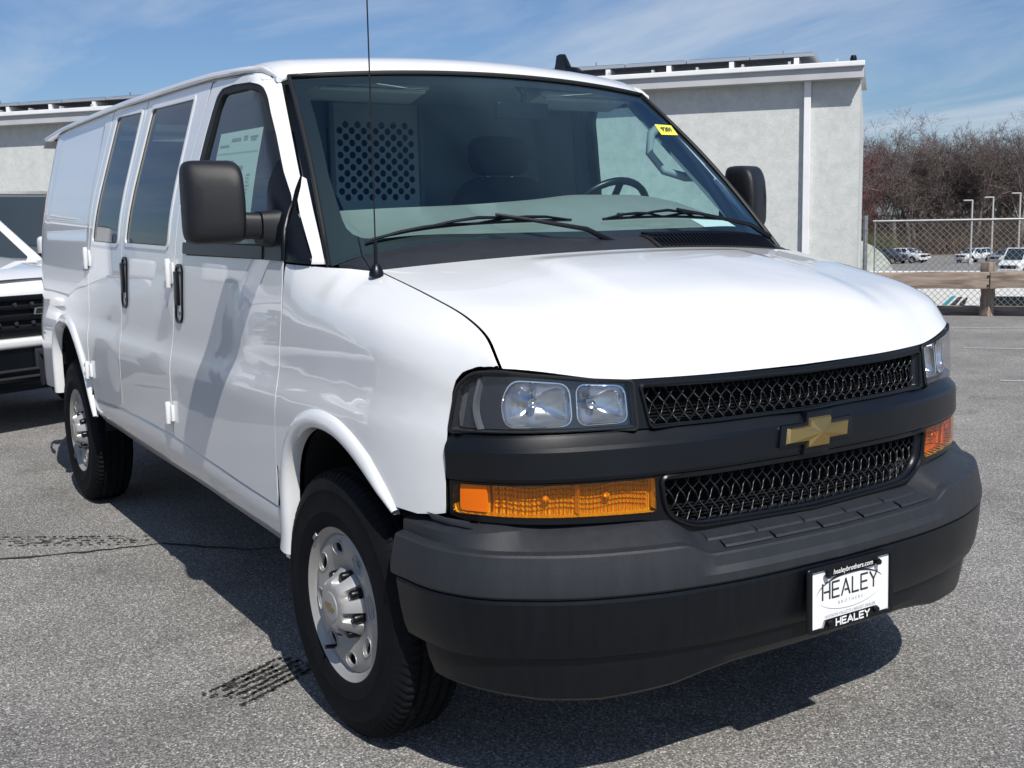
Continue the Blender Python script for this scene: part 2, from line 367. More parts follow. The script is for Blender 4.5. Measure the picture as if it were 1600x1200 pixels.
    me.materials.append(MATS[mat])
    if seal:
        me.materials.append(MATS[seal])
        for i in nseal: me.polygons[i].material_index = 1
    me.update()
    return link(name, me, parent)
def text_mesh(txt, size, shear=0, spacing=1., bold=0.):
    c = bpy.data.curves.new('text', 'FONT'); c.body = txt; c.size = size; c.align_x = 'CENTER'; c.align_y = 'CENTER'; c.shear = shear; c.space_character = spacing; c.offset = bold
    o = bpy.data.objects.new('text', c); COL.objects.link(o); bpy.context.view_layer.update()
    me = bpy.data.meshes.new_from_object(o.evaluated_get(bpy.context.evaluated_depsgraph_get())); bpy.data.objects.remove(o)
    return me
def place_text(name, txt, size, M, mat, parent, **kw):
    me = text_mesh(txt, size, **kw); me.transform(M); me.materials.clear(); me.materials.append(MATS[mat])
    return link(name, me, parent)

def pch(xs, ys):
    xs = np.array(xs, float); ys = np.array(ys, float)
    if xs[0] > xs[-1]: xs = xs[::-1]; ys = ys[::-1]
    h = np.diff(xs); d = np.diff(ys)/h; m = np.zeros(len(xs))
    for i in range(1, len(xs)-1):
        if d[i-1]*d[i] > 0:
            w1 = 2*h[i]+h[i-1]; w2 = h[i]+2*h[i-1]; m[i] = (w1+w2)/(w1/d[i-1]+w2/d[i])
    m[0] = d[0]; m[-1] = d[-1]
    def f(x):
        x = np.asarray(x, float); xc = np.clip(x, xs[0], xs[-1]); i = np.clip(np.searchsorted(xs, xc)-1, 0, len(xs)-2); t = (xc-xs[i])/h[i]
        r = (2*t**3-3*t**2+1)*ys[i]+(t**3-2*t**2+t)*h[i]*m[i]+(-2*t**3+3*t**2)*ys[i+1]+(t**3-t**2)*h[i]*m[i+1]
        return r+np.where(x < xs[0], (x-xs[0])*m[0], 0)+np.where(x > xs[-1], (x-xs[-1])*m[-1], 0)
    return f
def sstep(a, b, x):
    t = np.clip((np.asarray(x, float)-a)/(b-a), 0, 1); return t*t*(3-2*t)
# ================================================================== SETTING
GD = np.array([math.cos(R(147.4121)), math.sin(R(147.4121))]); GL = np.array([math.sin(R(147.4121)), -math.cos(R(147.4121))])
def gp(D, l): return CAM[0]+D*GD[0]+l*GL[0], CAM[1]+D*GD[1]+l*GL[1]
def ground_z(D, l):
    lat = sstep(5.75, 6.9, l); return lat*(-2.9*sstep(16.7, 19.5, D)-2.1*np.clip((D-25)/120, 0, 1))
def make_ground():
    Ds = np.concatenate([[-900, -300, -120, -60, -30, -12, 0, 6, 12, 15.5], np.arange(16.4, 20, .3), [21, 23, 25, 35, 50, 70, 90, 110, 130, 145, 165, 166, 200, 300, 600, 1500, 2600]])
    ls = np.concatenate([[-1800, -600, -200, -80, -40, -20, -10, -5, 0, 4, 5], np.arange(5.7, 7.2, .2), [8, 10, 14, 20, 30, 45, 60, 80, 100, 140, 200, 400, 900, 1800]])
    v = []; f = []; mi = []
    for D in Ds:
        for l in ls:
            x, y = gp(D, l); v.append((x, y, float(ground_z(D, l))))
    n = len(ls)
    for i in range(len(Ds)-1):
        for j in range(n-1):
            f.append((i*n+j, i*n+j+1, (i+1)*n+j+1, (i+1)*n+j)); Dm = (Ds[i]+Ds[i+1])/2; lm = (ls[j]+ls[j+1])/2
            mi.append(1 if (Dm > 165 and lm > 5.7) or (16.7 < Dm < 19.6 and lm > 5.7) else 0)
    me = bpy.data.meshes.new('ground'); me.from_pydata(v, [], f); me.materials.append(MATS['asphalt']); me.materials.append(MATS['brush_brown'])
    me.polygons.foreach_set('material_index', mi)
    bm = bmesh.new(); bm.from_mesh(me); bmesh.ops.recalc_face_normals(bm, faces=bm.faces)
    if sum(q.normal.z for q in bm.faces) < 0: bmesh.ops.reverse_faces(bm, faces=bm.faces)
    bm.to_mesh(me); bm.free()
    me.shade_smooth(); tag(link('parking_lot', me), kind='structure')
make_ground()
def strip(name, pts, wid, mat, z=.004, jitter=0, kind='structure', label=None, cat=None):
    """flat strip along a ground polyline"""
    v = []; f = []; P = [np.array(q, float) for q in pts]; Q = []
    for i in range(len(P)-1):
        m = max(1, int(np.linalg.norm(P[i+1]-P[i])/.05)) if jitter else 1
        Q += [P[i]+(P[i+1]-P[i])*k/m for k in range(m)]
    Q.append(P[-1])
    for i, q in enumerate(Q):
        t = Q[min(i+1, len(Q)-1)]-Q[max(i-1, 0)]; t = t/np.linalg.norm(t); nrm = np.array([-t[1], t[0]])
        j = rng.normal(0, jitter) if jitter else 0; wd = wid*(1+rng.uniform(-.5, .4)*(jitter > 0))
        v += [(q[0]+nrm[0]*(wd/2+j), q[1]+nrm[1]*(wd/2+j), z), (q[0]-nrm[0]*(wd/2-j), q[1]-nrm[1]*(wd/2-j), z)]
    for i in range(len(Q)-1): f.append((2*i, 2*i+1, 2*i+3, 2*i+2))
    o = MB().add(v, f).build(name, mat, smooth=0)
    return tag(o, label, cat, kind=kind)
for a, b in (((-6.30, 9.66), (-3.6, 11.85)), ((-4.547, 8.205), (-2.0, 10.3)), ((-2.9, 6.411), (-.4, 8.35))):
    strip('parking_line', [a, b], .07, 'line_paint')
# tar-filled crack and tyre marks on the left of the van
strip('crack_seam', [(-2.52, -1.75), (-2.47, -1.53), (-2.36, -1.2), (-2.28, -.88), (-2.1, -.72), (-1.95, -.6), (-1.8, -.3)], .018, 'tar', jitter=.006)
def tyre_mark(name, a, b, n, wid, label, dens=.95):
    a = np.array(a); b = np.array(b); t = (b-a)/np.linalg.norm(b-a); nr = np.array([-t[1], t[0]]); m = MB(); L = np.linalg.norm(b-a)
    for k in range(n*2):
        off = (k//2/(n-1)-.5)*wid; s = rng.uniform(0, .08)
        while s < L:
            dl = rng.uniform(.006, .022); w_ = .0075*rng.uniform(.4, 1.3); c = a+t*s+nr*(off+rng.normal(0, .003)); e = c+t*dl+nr*rng.normal(0, .004)
            if rng.random() < dens*min(1, .5+s/L, 1.6-s/L): m.add([(*(c+nr*w_), .004), (*(c-nr*w_), .004), (*(e-nr*w_*.7), .004), (*(e+nr*w_*.7), .004)], [(0, 1, 2, 3)])
            s += dl*rng.uniform(.7, 1.3)
    tag(m.build(name, 'rubber_mark', smooth=0), label, 'tyre mark', kind='structure')
tyre_mark('tyre_mark', (-.40, -1.24), (-.56, -.90), 6, .16, 'dark tread print on asphalt beside front wheel')
tyre_mark('tyre_mark', (-2.86, -1.6), (-2.38, -.92), 5, .14, 'faint dark tread print on asphalt near rear wheel', .30)

# ---------------------------------------------------------------- building: stucco hall with metal eaves and solar panels
BR = np.array([-9.69, 12.56]); BL_ = np.array([-22.62, 1.777]); bu = (BL_-BR)/np.linalg.norm(BL_-BR)      # along the wall, right to left
bn = np.array([bu[1], -bu[0]]);
if bn @ (CAM[:2]-BR) < 0: bn = -bn
BLEN = 30.0
def bp(s, d, z): q = BR+bu*s+bn*d; return (q[0], q[1], z)       # s along, d out of the wall (towards the lot)
def bbox(m, s0, s1, d0, d1, z0, z1):
    v = [bp(s, d, z) for s in (s0, s1) for d in (d0, d1) for z in (z0, z1)]
    m.add(v, [(0, 1, 3, 2), (4, 6, 7, 5), (0, 4, 5, 1), (2, 3, 7, 6), (0, 2, 6, 4), (1, 5, 7, 3)]); return m
hall = empty('stucco_hall', bp(12, -5, 0)); hall_inv = Matrix.Translation((-hall.location[0], -hall.location[1], 0))
def hb(m, name, mat, **kw):
    o = m.build(name, mat, hall, **kw); o.matrix_parent_inverse = hall_inv; return o
hb(bbox(MB(), 0, BLEN, -11, -.25, -.02, 3.62), 'wall', 'stucco', smooth=0)
m = MB(); bbox(m, -.05, BLEN+.05, -.02, .03, 3.585, 3.80); hb(m, 'fascia_board', 'fascia_metal', smooth=0, bevel=.006)
m = MB(); bbox(m, -.06, BLEN+.06, -.01, .09, 3.765, 3.845); hb(m, 'gutter', 'gutter_white', smooth=0, bevel=.012)
m = MB(); bbox(m, -.03, BLEN+.03, -.25, -.025, 3.58, 3.62); hb(m, 'soffit', 'fascia_metal', smooth=0)
m = MB(); m.add([bp(-.05, .0, 3.83), bp(BLEN+.05, .0, 3.83), bp(BLEN+.05, -11.2, 4.55), bp(-.05, -11.2, 4.55), bp(-.05, .0, 3.78), bp(BLEN+.05, .0, 3.78), bp(BLEN+.05, -11.2, 4.5), bp(-.05, -11.2, 4.5)],
      [(0, 1, 2, 3), (7, 6, 5, 4), (0, 4, 5, 1), (1, 5, 6, 2), (2, 6, 7, 3), (3, 7, 4, 0)]); hb(m, 'roof', 'roof_metal', smooth=0)
for k in range(40):
    m = MB(); bbox(m, .35+k*.75, .39+k*.75, -3.0, -.02, 3.86, 3.905); o = hb(m, 'standing_seam', 'roof_metal', smooth=0)
m = MB(); path = [bp(.80, -.18, z) for z in (.1, 3.62)]
m = MB(); bbox(m, .775, .885, -.25, -.14, .05, 3.60); hb(m, 'downspout', 'gutter_white', smooth=0, bevel=.01)
m = MB(); m.lathe([(.0, 0), (.05, 0), (.055, .06), (.04, .11), (.0, .12)], 12, cen=bp(.12, -.1, 3.84), axis='z'); hb(m, 'vent_cap', 'black_plastic')
# solar panels: two-tone modules on struts just above the gutter
for k in range(26):
    s0 = .72+k*1.045
    pan = MB(); a, b = s0, s0+1.030
    zf, zb, df, db = 4.03, 4.25, -.05, -3.4
    pan.add([bp(a, df, zf), bp(b, df, zf), bp(b, db, zb), bp(a, db, zb), bp(a, df, zf-.055), bp(b, df, zf-.055), bp(b, db, zb-.055), bp(a, db, zb-.055)],
            [(0, 1, 2, 3), (7, 6, 5, 4), (0, 4, 5, 1), (1, 5, 6, 2), (2, 6, 7, 3), (3, 7, 4, 0)])
    po = hb(pan, 'solar_panel', 'alu', smooth=0)
    c = MB(); c.add([bp(a+.03, df-.03, zf+.008), bp(b-.03, df-.03, zf+.008), bp(b-.03, db+.03, zb+.002), bp(a+.03, db+.03, zb+.002)], [(0, 1, 2, 3)])
    co_ = c.build('cell_sheet', 'solar_cell', po, smooth=0)
    if k % 1 == 0:
        st = MB(); bbox(st, a+.25, a+.33, -.5, -.06, 3.80, 3.965); hb(st, 'strut', 'gutter_white', smooth=0)
        if k % 3 == 0: st = MB(); bbox(st, a+.5, a+.515, -.12, -.10, 3.99, 4.10); hb(st, 'strut', 'steel_galv', smooth=0)
tag(hall, 'long grey stucco building with metal eaves and rooftop solar panels behind the van', 'building')

# ---------------------------------------------------------------- timber guard rail
def orient_bar(name, a, b, h, wd, mat, parent=None, bevel=.02, z0=None):
    """a wooden beam from a to b (3D centre points), mesh along local x so that the grain follows it"""
    a = Vector(a); b = Vector(b); L = (b-a).length; m = MB(); k = 14
    rings = []
    for i in range(k+1):
        x = -L/2+L*i/k; j = [rng.normal(0, .006) for _ in range(4)]
        rings.append([(x, -wd/2+j[0], -h/2+j[1]), (x, wd/2+j[2], -h/2+j[3]), (x, wd/2+j[0], h/2+j[2]), (x, -wd/2+j[1], h/2+j[3])])
    m.loft(rings); o = m.build(name, mat, parent, smooth=40, bevel=bevel)
    d = (b-a).normalized(); o.matrix_basis = Matrix.Translation((a+b)/2) @ d.to_track_quat('X', 'Z').to_matrix().to_4x4()
    return o
ra = np.array([-7.501, 10.797]); rb = np.array([-6.176, 11.743]); ru = (rb-ra)/np.linalg.norm(rb-ra); rn = np.array([ru[1], -ru[0]])
if rn @ (CAM[:2]-ra) < 0: rn = -rn
def rp_(s, d, z): q = ra+ru*s+rn*d; return (q[0], q[1], z)
rail = empty('timber_guard_rail', rp_(1.1, 0, 0)); rinv = Matrix.Translation((-rail.location[0], -rail.location[1], 0))
for s0, s1 in ((-3.2, 1.20), (1.21, 4.4)):
    o = orient_bar('rail_beam', rp_(s0, .02, .508), rp_(s1, .02, .500), .225, .15, 'weathered_timber', rail); o.matrix_parent_inverse = rinv
for s0 in (-1.35, 1.19, 3.8):
    o = orient_bar('rail_post', rp_(s0, -.17, -.05), rp_(s0, -.17, .74), .13, .15, 'weathered_timber', rail, .012); o.matrix_parent_inverse = rinv
    for zz in (.56, .435):
        b_ = MB().lathe([(0, .0), (.014, .0), (.016, .01), (.0, .016)], 8, axis='z'); o = b_.build('bolt_head', 'rubber_seal', rail); o.matrix_parent_inverse = rinv
        o.matrix_basis = Matrix.Translation(rp_(s0, .098, zz)) @ Vector((rn[0], rn[1], 0)).to_track_quat('Z', 'Y').to_matrix().to_4x4()
tag(rail, 'weathered brown timber guard rail at the edge of the lot', 'guard rail')
kb = orient_bar('timber_kerb', rp_(-3.2, -.42, .06), rp_(4.4, -.42, .055), .12, .14, 'weathered_timber', None, .015)
tag(kb, 'low grey timber kerb on the ground behind the guard rail', 'kerb')

# ---------------------------------------------------------------- chain-link fence
fa = np.array([-8.22, 11.005]); fb_ = np.array([-6.618, 12.369]); fu = (fb_-fa)/np.linalg.norm(fb_-fa)
def fp(s, z): q = fa+fu*s; return Vector((q[0], q[1], z))
fence = empty('chain_link_fence', fp(0, 0)); finv = Matrix.Translation(-fence.location)
def fpart(m, name, **kw): o = m.build(name, 'steel_galv', fence, **kw); o.matrix_parent_inverse = finv; return o
FL = 7.0
fpart(MB().tube([fp(.1, 1.315), fp(FL, 1.29)], .018, 8), 'top_rail')
for s in (0, 2.95, 5.9): fpart(MB().tube([fp(s, -.3), fp(s, 1.40 if s == 0 else 1.33)], .032 if s == 0 else .022, 10), 'post')
fpart(MB().tube([fp(.13, .05), fp(.13, 1.3)], .009, 6), 'tension_bar')
for z in (.25, .75, 1.2): fpart(MB().lathe([(.036, -.012), (.038, -.012), (.038, .012), (.036, .012)], 12, cen=fp(0, z), axis='z'), 'tension_band')
m = MB(); pw = .088; z0, z1 = .02, 1.33; H = z1-z0
for sg in (1, -1):
    s = .13-H if sg > 0 else .13
    while s < (FL if sg > 0 else FL+H):
        a_s, b_s = s, s+sg*H; za_, zb_ = z0, z1
        if sg > 0:
            if a_s < .13: za_ = z0+(.13-a_s); a_s = .13
            if b_s > FL: zb_ = z1-(b_s-FL); b_s = FL
        else:
            if b_s < .13: zb_ = z1-(.13-b_s); b_s = .13
            if a_s > FL: za_ = z0+(a_s-FL); a_s = FL
        if zb_-za_ > .03: m.tube([fp(a_s, za_), fp(b_s, zb_)], .0033, 4, cap=False)
        s += pw
o = fpart(m, 'chain_link_mesh', smooth=0); tag(o, kind='stuff')
m = MB()
for i in range(int(FL/pw)): m.tube([fp(.13+i*pw, 1.315), fp(.13+i*pw+.01, 1.36), fp(.13+i*pw+.03, 1.33)], .0045, 4)
tag(fpart(m, 'knuckle_row', smooth=0), kind='stuff')
tag(fence, 'galvanised chain-link fence behind the timber guard rail', 'fence')

# ---------------------------------------------------------------- motorhome roof showing under the rail
def rv():
    a = np.array([-10.96, 17.05]); b = np.array([-9.986, 17.642]); u = (b-a)/np.linalg.norm(b-a); n = np.array([u[1], -u[0]])
    if n @ (CAM[:2]-a) < 0: n = -n
    e = empty('motorhome', (a[0]+u[0]*1.5-n[0]*1.2, a[1]+u[1]*1.5-n[1]*1.2, -2.9)); inv = Matrix.Translation(-e.location)
    def P(s, d, z): q = a+u*s+n*d; return (q[0], q[1], z)
    def B(m, s0, s1, d0, d1, za, zb_):
        v = [P(s, d, z) for s in (s0, s1) for d in (d0, d1) for z in (za, zb_)]
        return m.add(v, [(0, 1, 3, 2), (4, 6, 7, 5), (0, 4, 5, 1), (2, 3, 7, 6), (0, 2, 6, 4), (1, 5, 7, 3)])
    def bl(m, nm, mt, **kw): o = m.build(nm, mt, e, **kw); o.matrix_parent_inverse = inv; return o
    bl(B(MB(), -3.0, 5.5, -2.4, 0, -2.5, .10), 'coach_body', 'rv_white', bevel=.08, smooth=40)
    bl(B(MB(), -2.6, 5.0, -2.2, -.2, .09, .17), 'roof_cap', 'rv_white', bevel=.03)
    for s0, s1, z0_, z1_ in ((.62, 1.5, -1.0, -.24), (2.2, 3.3, -1.0, -.24), (-2.2, -1.3, -1.0, -.24)):
        fr = bl(B(MB(), s0-.03, s1+.03, -.02, .015, z0_-.03, z1_+.03), 'window', 'black_plastic', bevel=.01); w_ = B(MB(), s0, s1, 0, .022, z0_, z1_).build('pane', 'dark_window', fr, smooth=0)
    for pts, mt in (([(-.48, -.55), (-.14, -.215), (-.06, -.215), (-.37, -.55)], 'teal'), ([(-.32, -.55), (-.02, -.23), (.06, -.23), (-.18, -.55)], 'ink'), ([(-.10, -.55), (.05, -.30), (.12, -.24), (.16, -.24), (.03, -.55)], 'ink')):
        bl(MB().prism(pts, lambda s, z, d: P(s, d, z), .001, .006), 'stripe_decal', mt, smooth=0)
    for s in (-2.2, 3.9):
        for d in (-.18, -2.25):
            c = P(s, d, -2.52); q = MB().lathe([(0, -.1), (.30, -.1), (.36, -.08), (.36, .08), (.30, .1), (0, .1)], 20, axis='y'); o = q.build('wheel', 'tyre_rubber', e); o.matrix_parent_inverse = inv
            o.matrix_basis = Matrix.Translation(c) @ Matrix.Rotation(math.atan2(u[1], u[0]), 4, 'Z')
    tag(e, 'white motorhome with teal and black stripes parked below, behind the fence', 'motorhome')
rv()
# ---------------------------------------------------------------- tarp shelter
def shelter():
    x, y = gp(60.3, 17.6); zb_ = float(ground_z(60.3, 17.6)); e = empty('fabric_shelter', (x, y, zb_), math.atan2(GL[1], GL[0]))
    W_, Hh, Dp = 3.2, 0.15-zb_, 5.0; prof = [(W_*math.cos(t)*(1 if abs(math.cos(t)) > .2 else 1), Hh*math.sin(t)**.8 if math.sin(t) > 0 else 0) for t in np.linspace(0, math.pi, 17)]
    m = MB(); rings = [[(px, d, pz) for px, pz in prof] for d in np.linspace(0, Dp, 6)]
    m.loft(rings, cap=False, closed=False); m.build('cover', 'tarp', e, smooth=50)
    for i in range(6):                                      # gusseted end wall, one fabric panel per bay
        a = prof[int(i*16/6)]; b = prof[int((i+1)*16/6)]; mid = [prof[k] for k in range(int(i*16/6), int((i+1)*16/6)+1)]
        v = [(0, -.35, .0)]+[(q[0], -.02-.06*(k % 2), q[1]) for k, q in enumerate(mid)]
        MB().add(v, [(0, k, k+1) for k in range(1, len(v)-1)]).build('end_panel', 'tarp', e, smooth=0)
    tag(e, 'grey-green fabric shelter beside the corner of the stucco building', 'shelter')
shelter()
# ---------------------------------------------------------------- light poles of the far lot
for D, l, h, lab in ((131, 53.4, 5.9, 'leftmost of the three grey light poles beyond the fence'), (131, 55.8, 6.2, 'middle of the three grey light poles beyond the fence'), (131, 58.9, 6.6, 'rightmost of the three grey light poles beyond the fence')):
    x, y = gp(D, l); zb_ = float(ground_z(D, l)); e = empty('light_pole', (x, y, zb_), math.atan2(GL[1], GL[0]))
    H = h+(-3.3-zb_)
    MB().tube([(0, 0, 0), (0, 0, H)], [.13, .10], 8).build('pole', 'pole_grey', e)
    MB().box((0, 0, .3), (.5, .5, .6)).build('footing', 'pole_grey', e, bevel=.04)
    MB().box((-.55, 0, H-.05), (1.0, .35, .14)).build('lamp_head', 'pole_grey', e, bevel=.04)
    tag(e, lab, 'light pole', 'light poles in the lower lot')
# ---------------------------------------------------------------- bare trees
def tree_mesh(seed, H, red):
    r = np.random.default_rng(seed); trunk = MB(); tw = MB()
    def grow(mb, p, d, L, rad, lev):
        p = np.array(p, float); d = np.array(d, float); pts = [p]; rr = [rad]; k = 4
        for i in range(k):
            d = d+r.normal(0, .10+.05*lev, 3)+np.array([0, 0, .05]); d /= np.linalg.norm(d); p = p+d*L/k; pts.append(p); rr.append(rad*(1-.7*(i+1)/k))
        if lev < 2: trunk.tube([tuple(q) for q in pts], rr, 6 if lev == 0 else 4, cap=False)
        elif lev == 2: tw.tube([tuple(q) for q in pts], [max(q, .02) for q in rr], 3, cap=False)
        else:
            for i in range(k):
                a, b = pts[i], pts[i+1]; s = r.normal(0, 1, 3); s = s/np.linalg.norm(s)*.026
                tw.add([a-s, a+s, b+s*.6, b-s*.6], [(0, 1, 2, 3)])
        if lev >= 4: return
        n = (13, 7, 7, 6)[lev]
        for j in range(n):
            t = r.uniform(.30 if lev == 0 else .15, 1.0); i = min(k-1, int(t*k)); q = pts[i]+(pts[i+1]-pts[i])*(t*k-i)
            ang = r.uniform(0, 2*math.pi); dd = pts[i+1]-pts[i]; dd /= np.linalg.norm(dd); s = np.cross(dd, [math.cos(ang), math.sin(ang), .3]); s /= np.linalg.norm(s)+1e-6
            nd = dd*.75+s*r.uniform(.55, .9)+np.array([0, 0, .18]); nd /= np.linalg.norm(nd)
            grow(mb, q, nd, L*(.50 if lev == 0 else .52)*r.uniform(.7, 1.15), max(rad*.42*(1-.4*t), .012), lev+1)
    grow(trunk, (0, 0, -.3), (0, 0, 1), H*.66, H*.019, 0)
    a = bpy.data.meshes.new('trunk'); a.from_pydata(trunk.v, [], trunk.f); a.materials.append(MATS['bark_pale' if seed % 2 == 0 else 'bark']); a.shade_smooth()
    b = bpy.data.meshes.new('crown'); b.from_pydata(tw.v, [], tw.f); b.materials.append(MATS['twig_red' if red else 'twig_brown'])
    return a, b
TM = [tree_mesh(s, 20, red) for s, red in ((1, 0), (2, 0), (3, 0), (5, 0), (6, 1), (4, 0))]
def add_tree(D, l, H, v, label, group):
    x, y = gp(D, l); e = empty('bare_tree', (x, y, float(ground_z(D, l))), rng.uniform(0, 6.28)); s = H/20; e.scale = (s*1.1, s*1.1, s)
    link('trunk', TM[v][0], e); link('crown', TM[v][1], e); tag(e, label, 'tree', group)
for i, l in enumerate(np.linspace(50, 96, 24)):
    red = l < 57.5
    D = 176+rng.uniform(-6, 6); px = 545+(l*10-540)*.0
    H = 17.2+rng.uniform(-1.2, 1.6)+(1.2 if 66 < l < 84 else 0)
    add_tree(D, l, H, 4 if red else [0, 1, 2, 3, 5][i % 5], 'bare tree with reddish twigs at the left of the wood' if red else 'bare brown tree in front row of the wood', 'trees with reddish twigs' if red else 'bare trees of the front row')
for i, l in enumerate(np.linspace(50, 108, 34)):
    add_tree(196+rng.uniform(-8, 8), l+rng.uniform(-1, 1), 18.0+rng.uniform(-1, 2.0), [1, 3, 0, 5, 2][i % 5], 'bare brown tree in back row of the wood', 'bare trees of the back row')
def brush(name, D0, D1, l0, l1, H, n, mat, label, seed):
    r = np.random.default_rng(seed); m = MB()
    for i in range(n):
        D = r.uniform(D0, D1); l = r.uniform(l0, l1); x, y = gp(D, l); z = float(ground_z(D, l)); h = H*r.uniform(.5, 1.2); p = np.array([x, y, z-.1]); d = np.array([r.normal(0, .25), r.normal(0, .25), 1.])
        for k in range(3):
            q = p+d/np.linalg.norm(d)*h/3; s = r.normal(0, 1, 3); s /= np.linalg.norm(s); s *= .05*(1-.28*k)
            m.add([p-s, p+s, q+s*.6, q-s*.6], [(0, 1, 2, 3)]); p = q; d = d+r.normal(0, .35, 3)*np.array([1, 1, .3])
    tag(m.build(name, mat, smooth=0, recalc=False), label, 'undergrowth', kind='stuff')
brush('undergrowth', 167, 214, 46, 118, 6.0, 26000, 'brush_brown', 'tangled brown undergrowth at the foot of the bare wood', 1)
brush('undergrowth', 150, 166, 45, 52.5, 3.6, 2500, 'brush_olive', 'olive shrubs beside the corner of the stucco building', 2)
# ================================================================== THE VAN  (x forward, y to its left, front axle at x=0)
P0 = pch([.30, .38, .44, .50, .60, .76, .88, .93, .985, 1.02, 1.10, 1.20, 1.34, 1.47, 1.60, 1.70, 1.80, 1.90, 1.96, 2.02],
         [.930, .965, .988, .998, 1.004, 1.006, 1.004, 1.000, .990, .985, .981, .976, .966, .952, .927, .902, .876, .850, .834, .816])
FY = pch([0, .3, .5, .7, .8, .87, .92, .95, .965, .98], [.855, .842, .812, .747, .687, .615, .53, .43, .30, .10])
TAP = pch([-.42, -.1, .1, .25, .35, .43, .53, .58, .615, .66], [0, .002, .007, .014, .027, .045, .081, .108, .135, .18])
XB = pch([0, .3, .5, .7, .8, .86, .92, .97, 1.0, 1.012], [.965, .95, .92, .855, .80, .755, .70, .62, .52, .36])
def xws(z): return -.165-.997*(z-1.325)
def yws(z): return .905-.253*(z-1.325)
def lean(y, z): return .16*np.maximum(z-.83, 0)*(1-.6*np.clip((abs(y)-.6)/.3, 0, 1))
def W(x, z):
    x = np.asarray(x, float); z = np.asarray(z, float)
    w_ = P0(z)-np.where(x > -.42, TAP(x), 0)*(z < 1.34)
    t = np.maximum(-4.05-x, 0); w_ = w_-.30*t**1.5
    b = .13; xs = xws(z); tt = np.clip((x-(xs-b))/b, 0, 1.2); ys = yws(z)
    wf = ys+(P0(z)-ys)*(1-tt**2)
    w_ = np.where((z > 1.34) & (x > xs-b), wf, w_)
    # pressed-in field of the rear quarter panel
    dx = np.maximum(abs(x+3.47)-.48, 0); dz = np.maximum(abs(z-1.685)-.255, 0); d = np.sqrt(dx*dx+dz*dz)
    return w_-.007*(1-sstep(.0, .03, d))
def side(off=0.): return lambda x, z: (x, -(W(x, z)+off), z)
van = empty('cargo_van', (0, 0, 0))
tag(van, 'white cargo van with black grille and bumper parked in the foreground', 'van')
OUT = (0, -1, .15)
railz = pch([-.78, -.83, -.87, -1.02, -1.35, -2.1, -2.6, -3.9, -4.45], [1.932, 1.958, 1.973, 1.980, 1.998, 2.012, 2.018, 2.008, 1.985])
def along_rail(x0, x1, n, dz=0.): return [(x, float(railz(x))+dz) for x in np.linspace(x0, x1, n)]
# ------------------------------------------------ front door
rear_edge = [(-1.502, .640), (-1.502, .75), (-1.503, .90), (-1.500, 1.0), (-1.480, 1.1), (-1.462, 1.34), (-1.448, 1.466), (-1.403, 1.683), (-1.335, 1.90), (-1.308, 1.972)]
front_edge = [(xws(z)-.014, z) for z in (1.915, 1.85, 1.75, 1.65, 1.60)]+[(-.428, 1.557), (-.402, 1.516), (-.378, 1.461), (-.364, 1.40), (-.358, 1.338), (-.365, 1.2), (-.380, 1.086), (-.389, .988), (-.392, .85), (-.398, .70), (-.404, .582)]
door_out = [(-.404, .582), (-.75, .597), (-1.1, .617)]+rear_edge+along_rail(-1.25, -.87, 6, -.018)+[(-.815, 1.938)]+front_edge[:-1]
win_hole = rnd([(-1.345, 1.345, .03), (-1.345, 1.50, 0), (-1.302, 1.699, 0), (-1.286, 1.779, 0), (-1.262, 1.86, 0), (-1.243, 1.905, .03), (-1.195, 1.939, .04), (-1.069, 1.940, 0), (-.897, 1.929, 0), (-.822, 1.914, .05), (-.769, 1.872, .03), (-.709, 1.812, 0), (-.628, 1.735, 0), (-.52, 1.628, 0), (-.42, 1.528, .02), (-.385, 1.44, 0), (-.371, 1.36, 0), (-.372, 1.341, .01), (-.50, 1.343, 0)], .02)
glass_out = rnd([(-1.30, 1.39, .02), (-1.285, 1.52, 0), (-1.25, 1.697, 0), (-1.226, 1.802, 0), (-1.213, 1.869, .02), (-1.180, 1.918, .03), (-.935, 1.911, 0), (-.83, 1.896, .03), (-.785, 1.870, .02), (-.713, 1.805, 0), (-.60, 1.70, 0), (-.535, 1.634, .01), (-.485, 1.486, 0), (-.468, 1.405, .01), (-.55, 1.392, 0)], .01)
door = panel('front_door', door_out, side(), 'white_paint', van, seal='rubber_seal', step=.028, holes=[win_hole], gap=.003, out=OUT, depth=.03)
frame = panel('window_frame', shrink(win_hole, .001), side(-.004), 'rubber_seal', door, .03, holes=[glass_out], out=OUT, depth=.02)
panel('window_glass', shrink(glass_out, -.004), side(-.014), 'door_glass', door, .05, out=OUT, depth=0)
sail = rnd([(-.545, 1.655, .01), (-.420, 1.540, .01), (-.399, 1.516, 0), (-.375, 1.461, 0), (-.361, 1.40, 0), (-.355, 1.343, .004), (-.50, 1.343, .01), (-.503, 1.40, .01), (-.497, 1.486, .0)], .004)
panel('mirror_sail', sail, side(.008), 'black_plastic', door, .03, out=OUT, depth=.02)
panel('belt_moulding', rnd([(-1.338, 1.351, .014), (-1.338, 1.394, .01), (-.51, 1.385, .004), (-.51, 1.346, .004)], .005), side(.012), 'black_plastic', door, .03, out=OUT, depth=.02)
panel('door_trim', shrink(door_out, .03), side(-.055), 'trim_grey', door, .06, holes=[shrink(win_hole, -.006)], out=OUT, depth=0)
